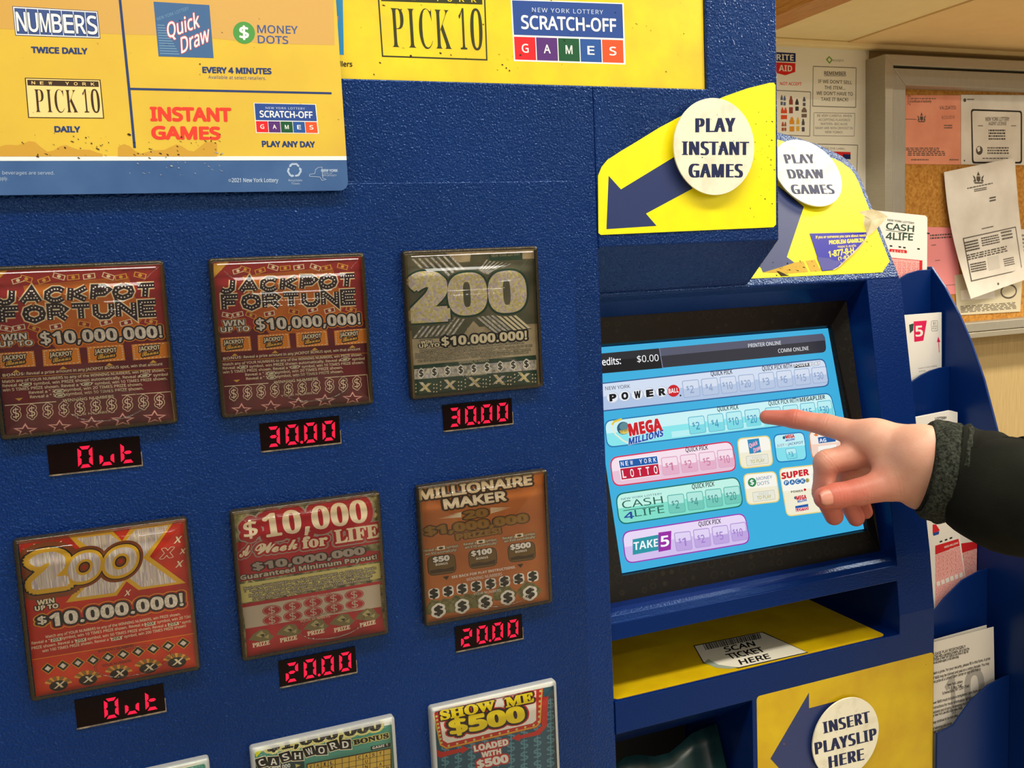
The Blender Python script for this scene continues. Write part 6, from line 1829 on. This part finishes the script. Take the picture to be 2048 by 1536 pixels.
md = nl.modifiers.new('thick', 'SOLIDIFY'); md.thickness = .0012; md.offset = -1

# sleeve and fleece cuff
m_slv = add_noise(mat('sleeve_cloth', (23, 24, 19), .9, .10), 25, (25, 27, 21), (18, 19, 15), bump=.4, bscale=900, bdist=.0004)
m_fle = add_noise(mat('fleece', (52, 58, 48), .95, .1), 420, (60, 64, 56), (30, 33, 28), lo=.38, hi=.62, bump=1.0, bscale=520, bdist=.0016)


def tube(path, n, fr, m, name, parent, label=None, caps=True, closed_in=False):
    V = []; F = []
    pts = [np.array(p) for p, r in path]; K = len(pts)
    up = np.array((0, 0, 1.0))
    for k in range(K):
        t = pts[min(k + 1, K - 1)] - pts[max(k - 1, 0)]; t /= np.linalg.norm(t)
        x = np.cross(up, t); x /= np.linalg.norm(x); y = np.cross(t, x)
        for a in range(n):
            th_ = 2 * math.pi * a / n; r = path[k][1] * fr(k / (K - 1), th_)
            V.append(pts[k] + x * r * math.cos(th_) + y * r * math.sin(th_))
    for k in range(K - 1):
        for a in range(n): F.append((k * n + a, k * n + (a + 1) % n, (k + 1) * n + (a + 1) % n, (k + 1) * n + a))
    if caps: F.append(tuple((K - 1) * n + a for a in range(n)))
    o = mesh_obj(name, V, F, m, parent, smooth=True, label=label)
    bm = bmesh.new(); bm.from_mesh(o.data); bmesh.ops.recalc_face_normals(bm, faces=bm.faces); bm.to_mesh(o.data); bm.free()
    return o


def spline(ctrl, m):
    """Catmull-Rom through (point, radius)"""
    P = [np.append(c, r) for c, r in ctrl]; P = [2 * P[0] - P[1]] + P + [2 * P[-1] - P[-2]]; out = []
    for i in range(1, len(P) - 2):
        for s_ in range(m):
            t = s_ / m; a, b, c, d = P[i - 1:i + 3]
            q = .5 * ((2 * b) + (c - a) * t + (2 * a - 5 * b + 4 * c - d) * t * t + (3 * b - a - 3 * c + d) * t ** 3); out.append((q[:3], q[3]))
    out.append((P[-2][:3], P[-2][3])); return out


ctrl = [(at(1906, 948, -.068), .0425), (at(1950, 956, -.080), .0445), (at(2000, 975, -.096), .047), (at(2062, 1000, -.118), .050), (np.array((1.02, -.185, Z0 - .285)), .054), (np.array((1.12, -.25, Z0 - .29)), .058), (np.array((1.20, -.33, Z0 - .24)), .064), (np.array((1.25, -.40, Z0 - .08)), .070), (np.array((1.27, -.43, Z0 + .08)), .074)]
fold = lambda t, a: 1 + .05 * math.sin(24 * t + 1.7 * math.sin(a + 9 * t)) + .028 * math.sin(61 * t + 2.3 * math.cos(a * 2 + 1)) + .012 * math.sin(3 * a + 15 * t)
slv = tube(spline(ctrl, 9), 40, fold, m_slv, 'jacket_sleeve', person, 'dark green cloth jacket sleeve')
C0, C1, C2, C3 = at(1846, 938, -.0540), at(1868, 941, -.0590), at(1900, 946, -.0670), at(1922, 950, -.0730)
cpath = spline([(C1, .0300), (C0 + (C1 - C0) * .25, .0325), (C0, .0375), (C0 + (C1 - C0) * .2, .0420), (C1, .0440), (C1 + (C2 - C1) * .5, .0448), (C2, .0442), (C2 + (C3 - C2) * .45, .0420), (C2 + (C3 - C2) * .75, .0445), (C3, .0450), (C3 + (C3 - C2) * .3, .0430)], 5)
rgc = random.Random(3); lump = [rgc.uniform(-1, 1) for _ in range(400)]
cuff = tube(cpath, 64, lambda t, a: 1 + .014 * math.sin(5 * a + 20 * t) + .010 * math.sin(11 * a - 31 * t) + .008 * lump[int(t * 17) * 7 % 300 + int(a * 9) % 60], m_fle, 'cuff', slv, 'dark fleece cuff', caps=False)
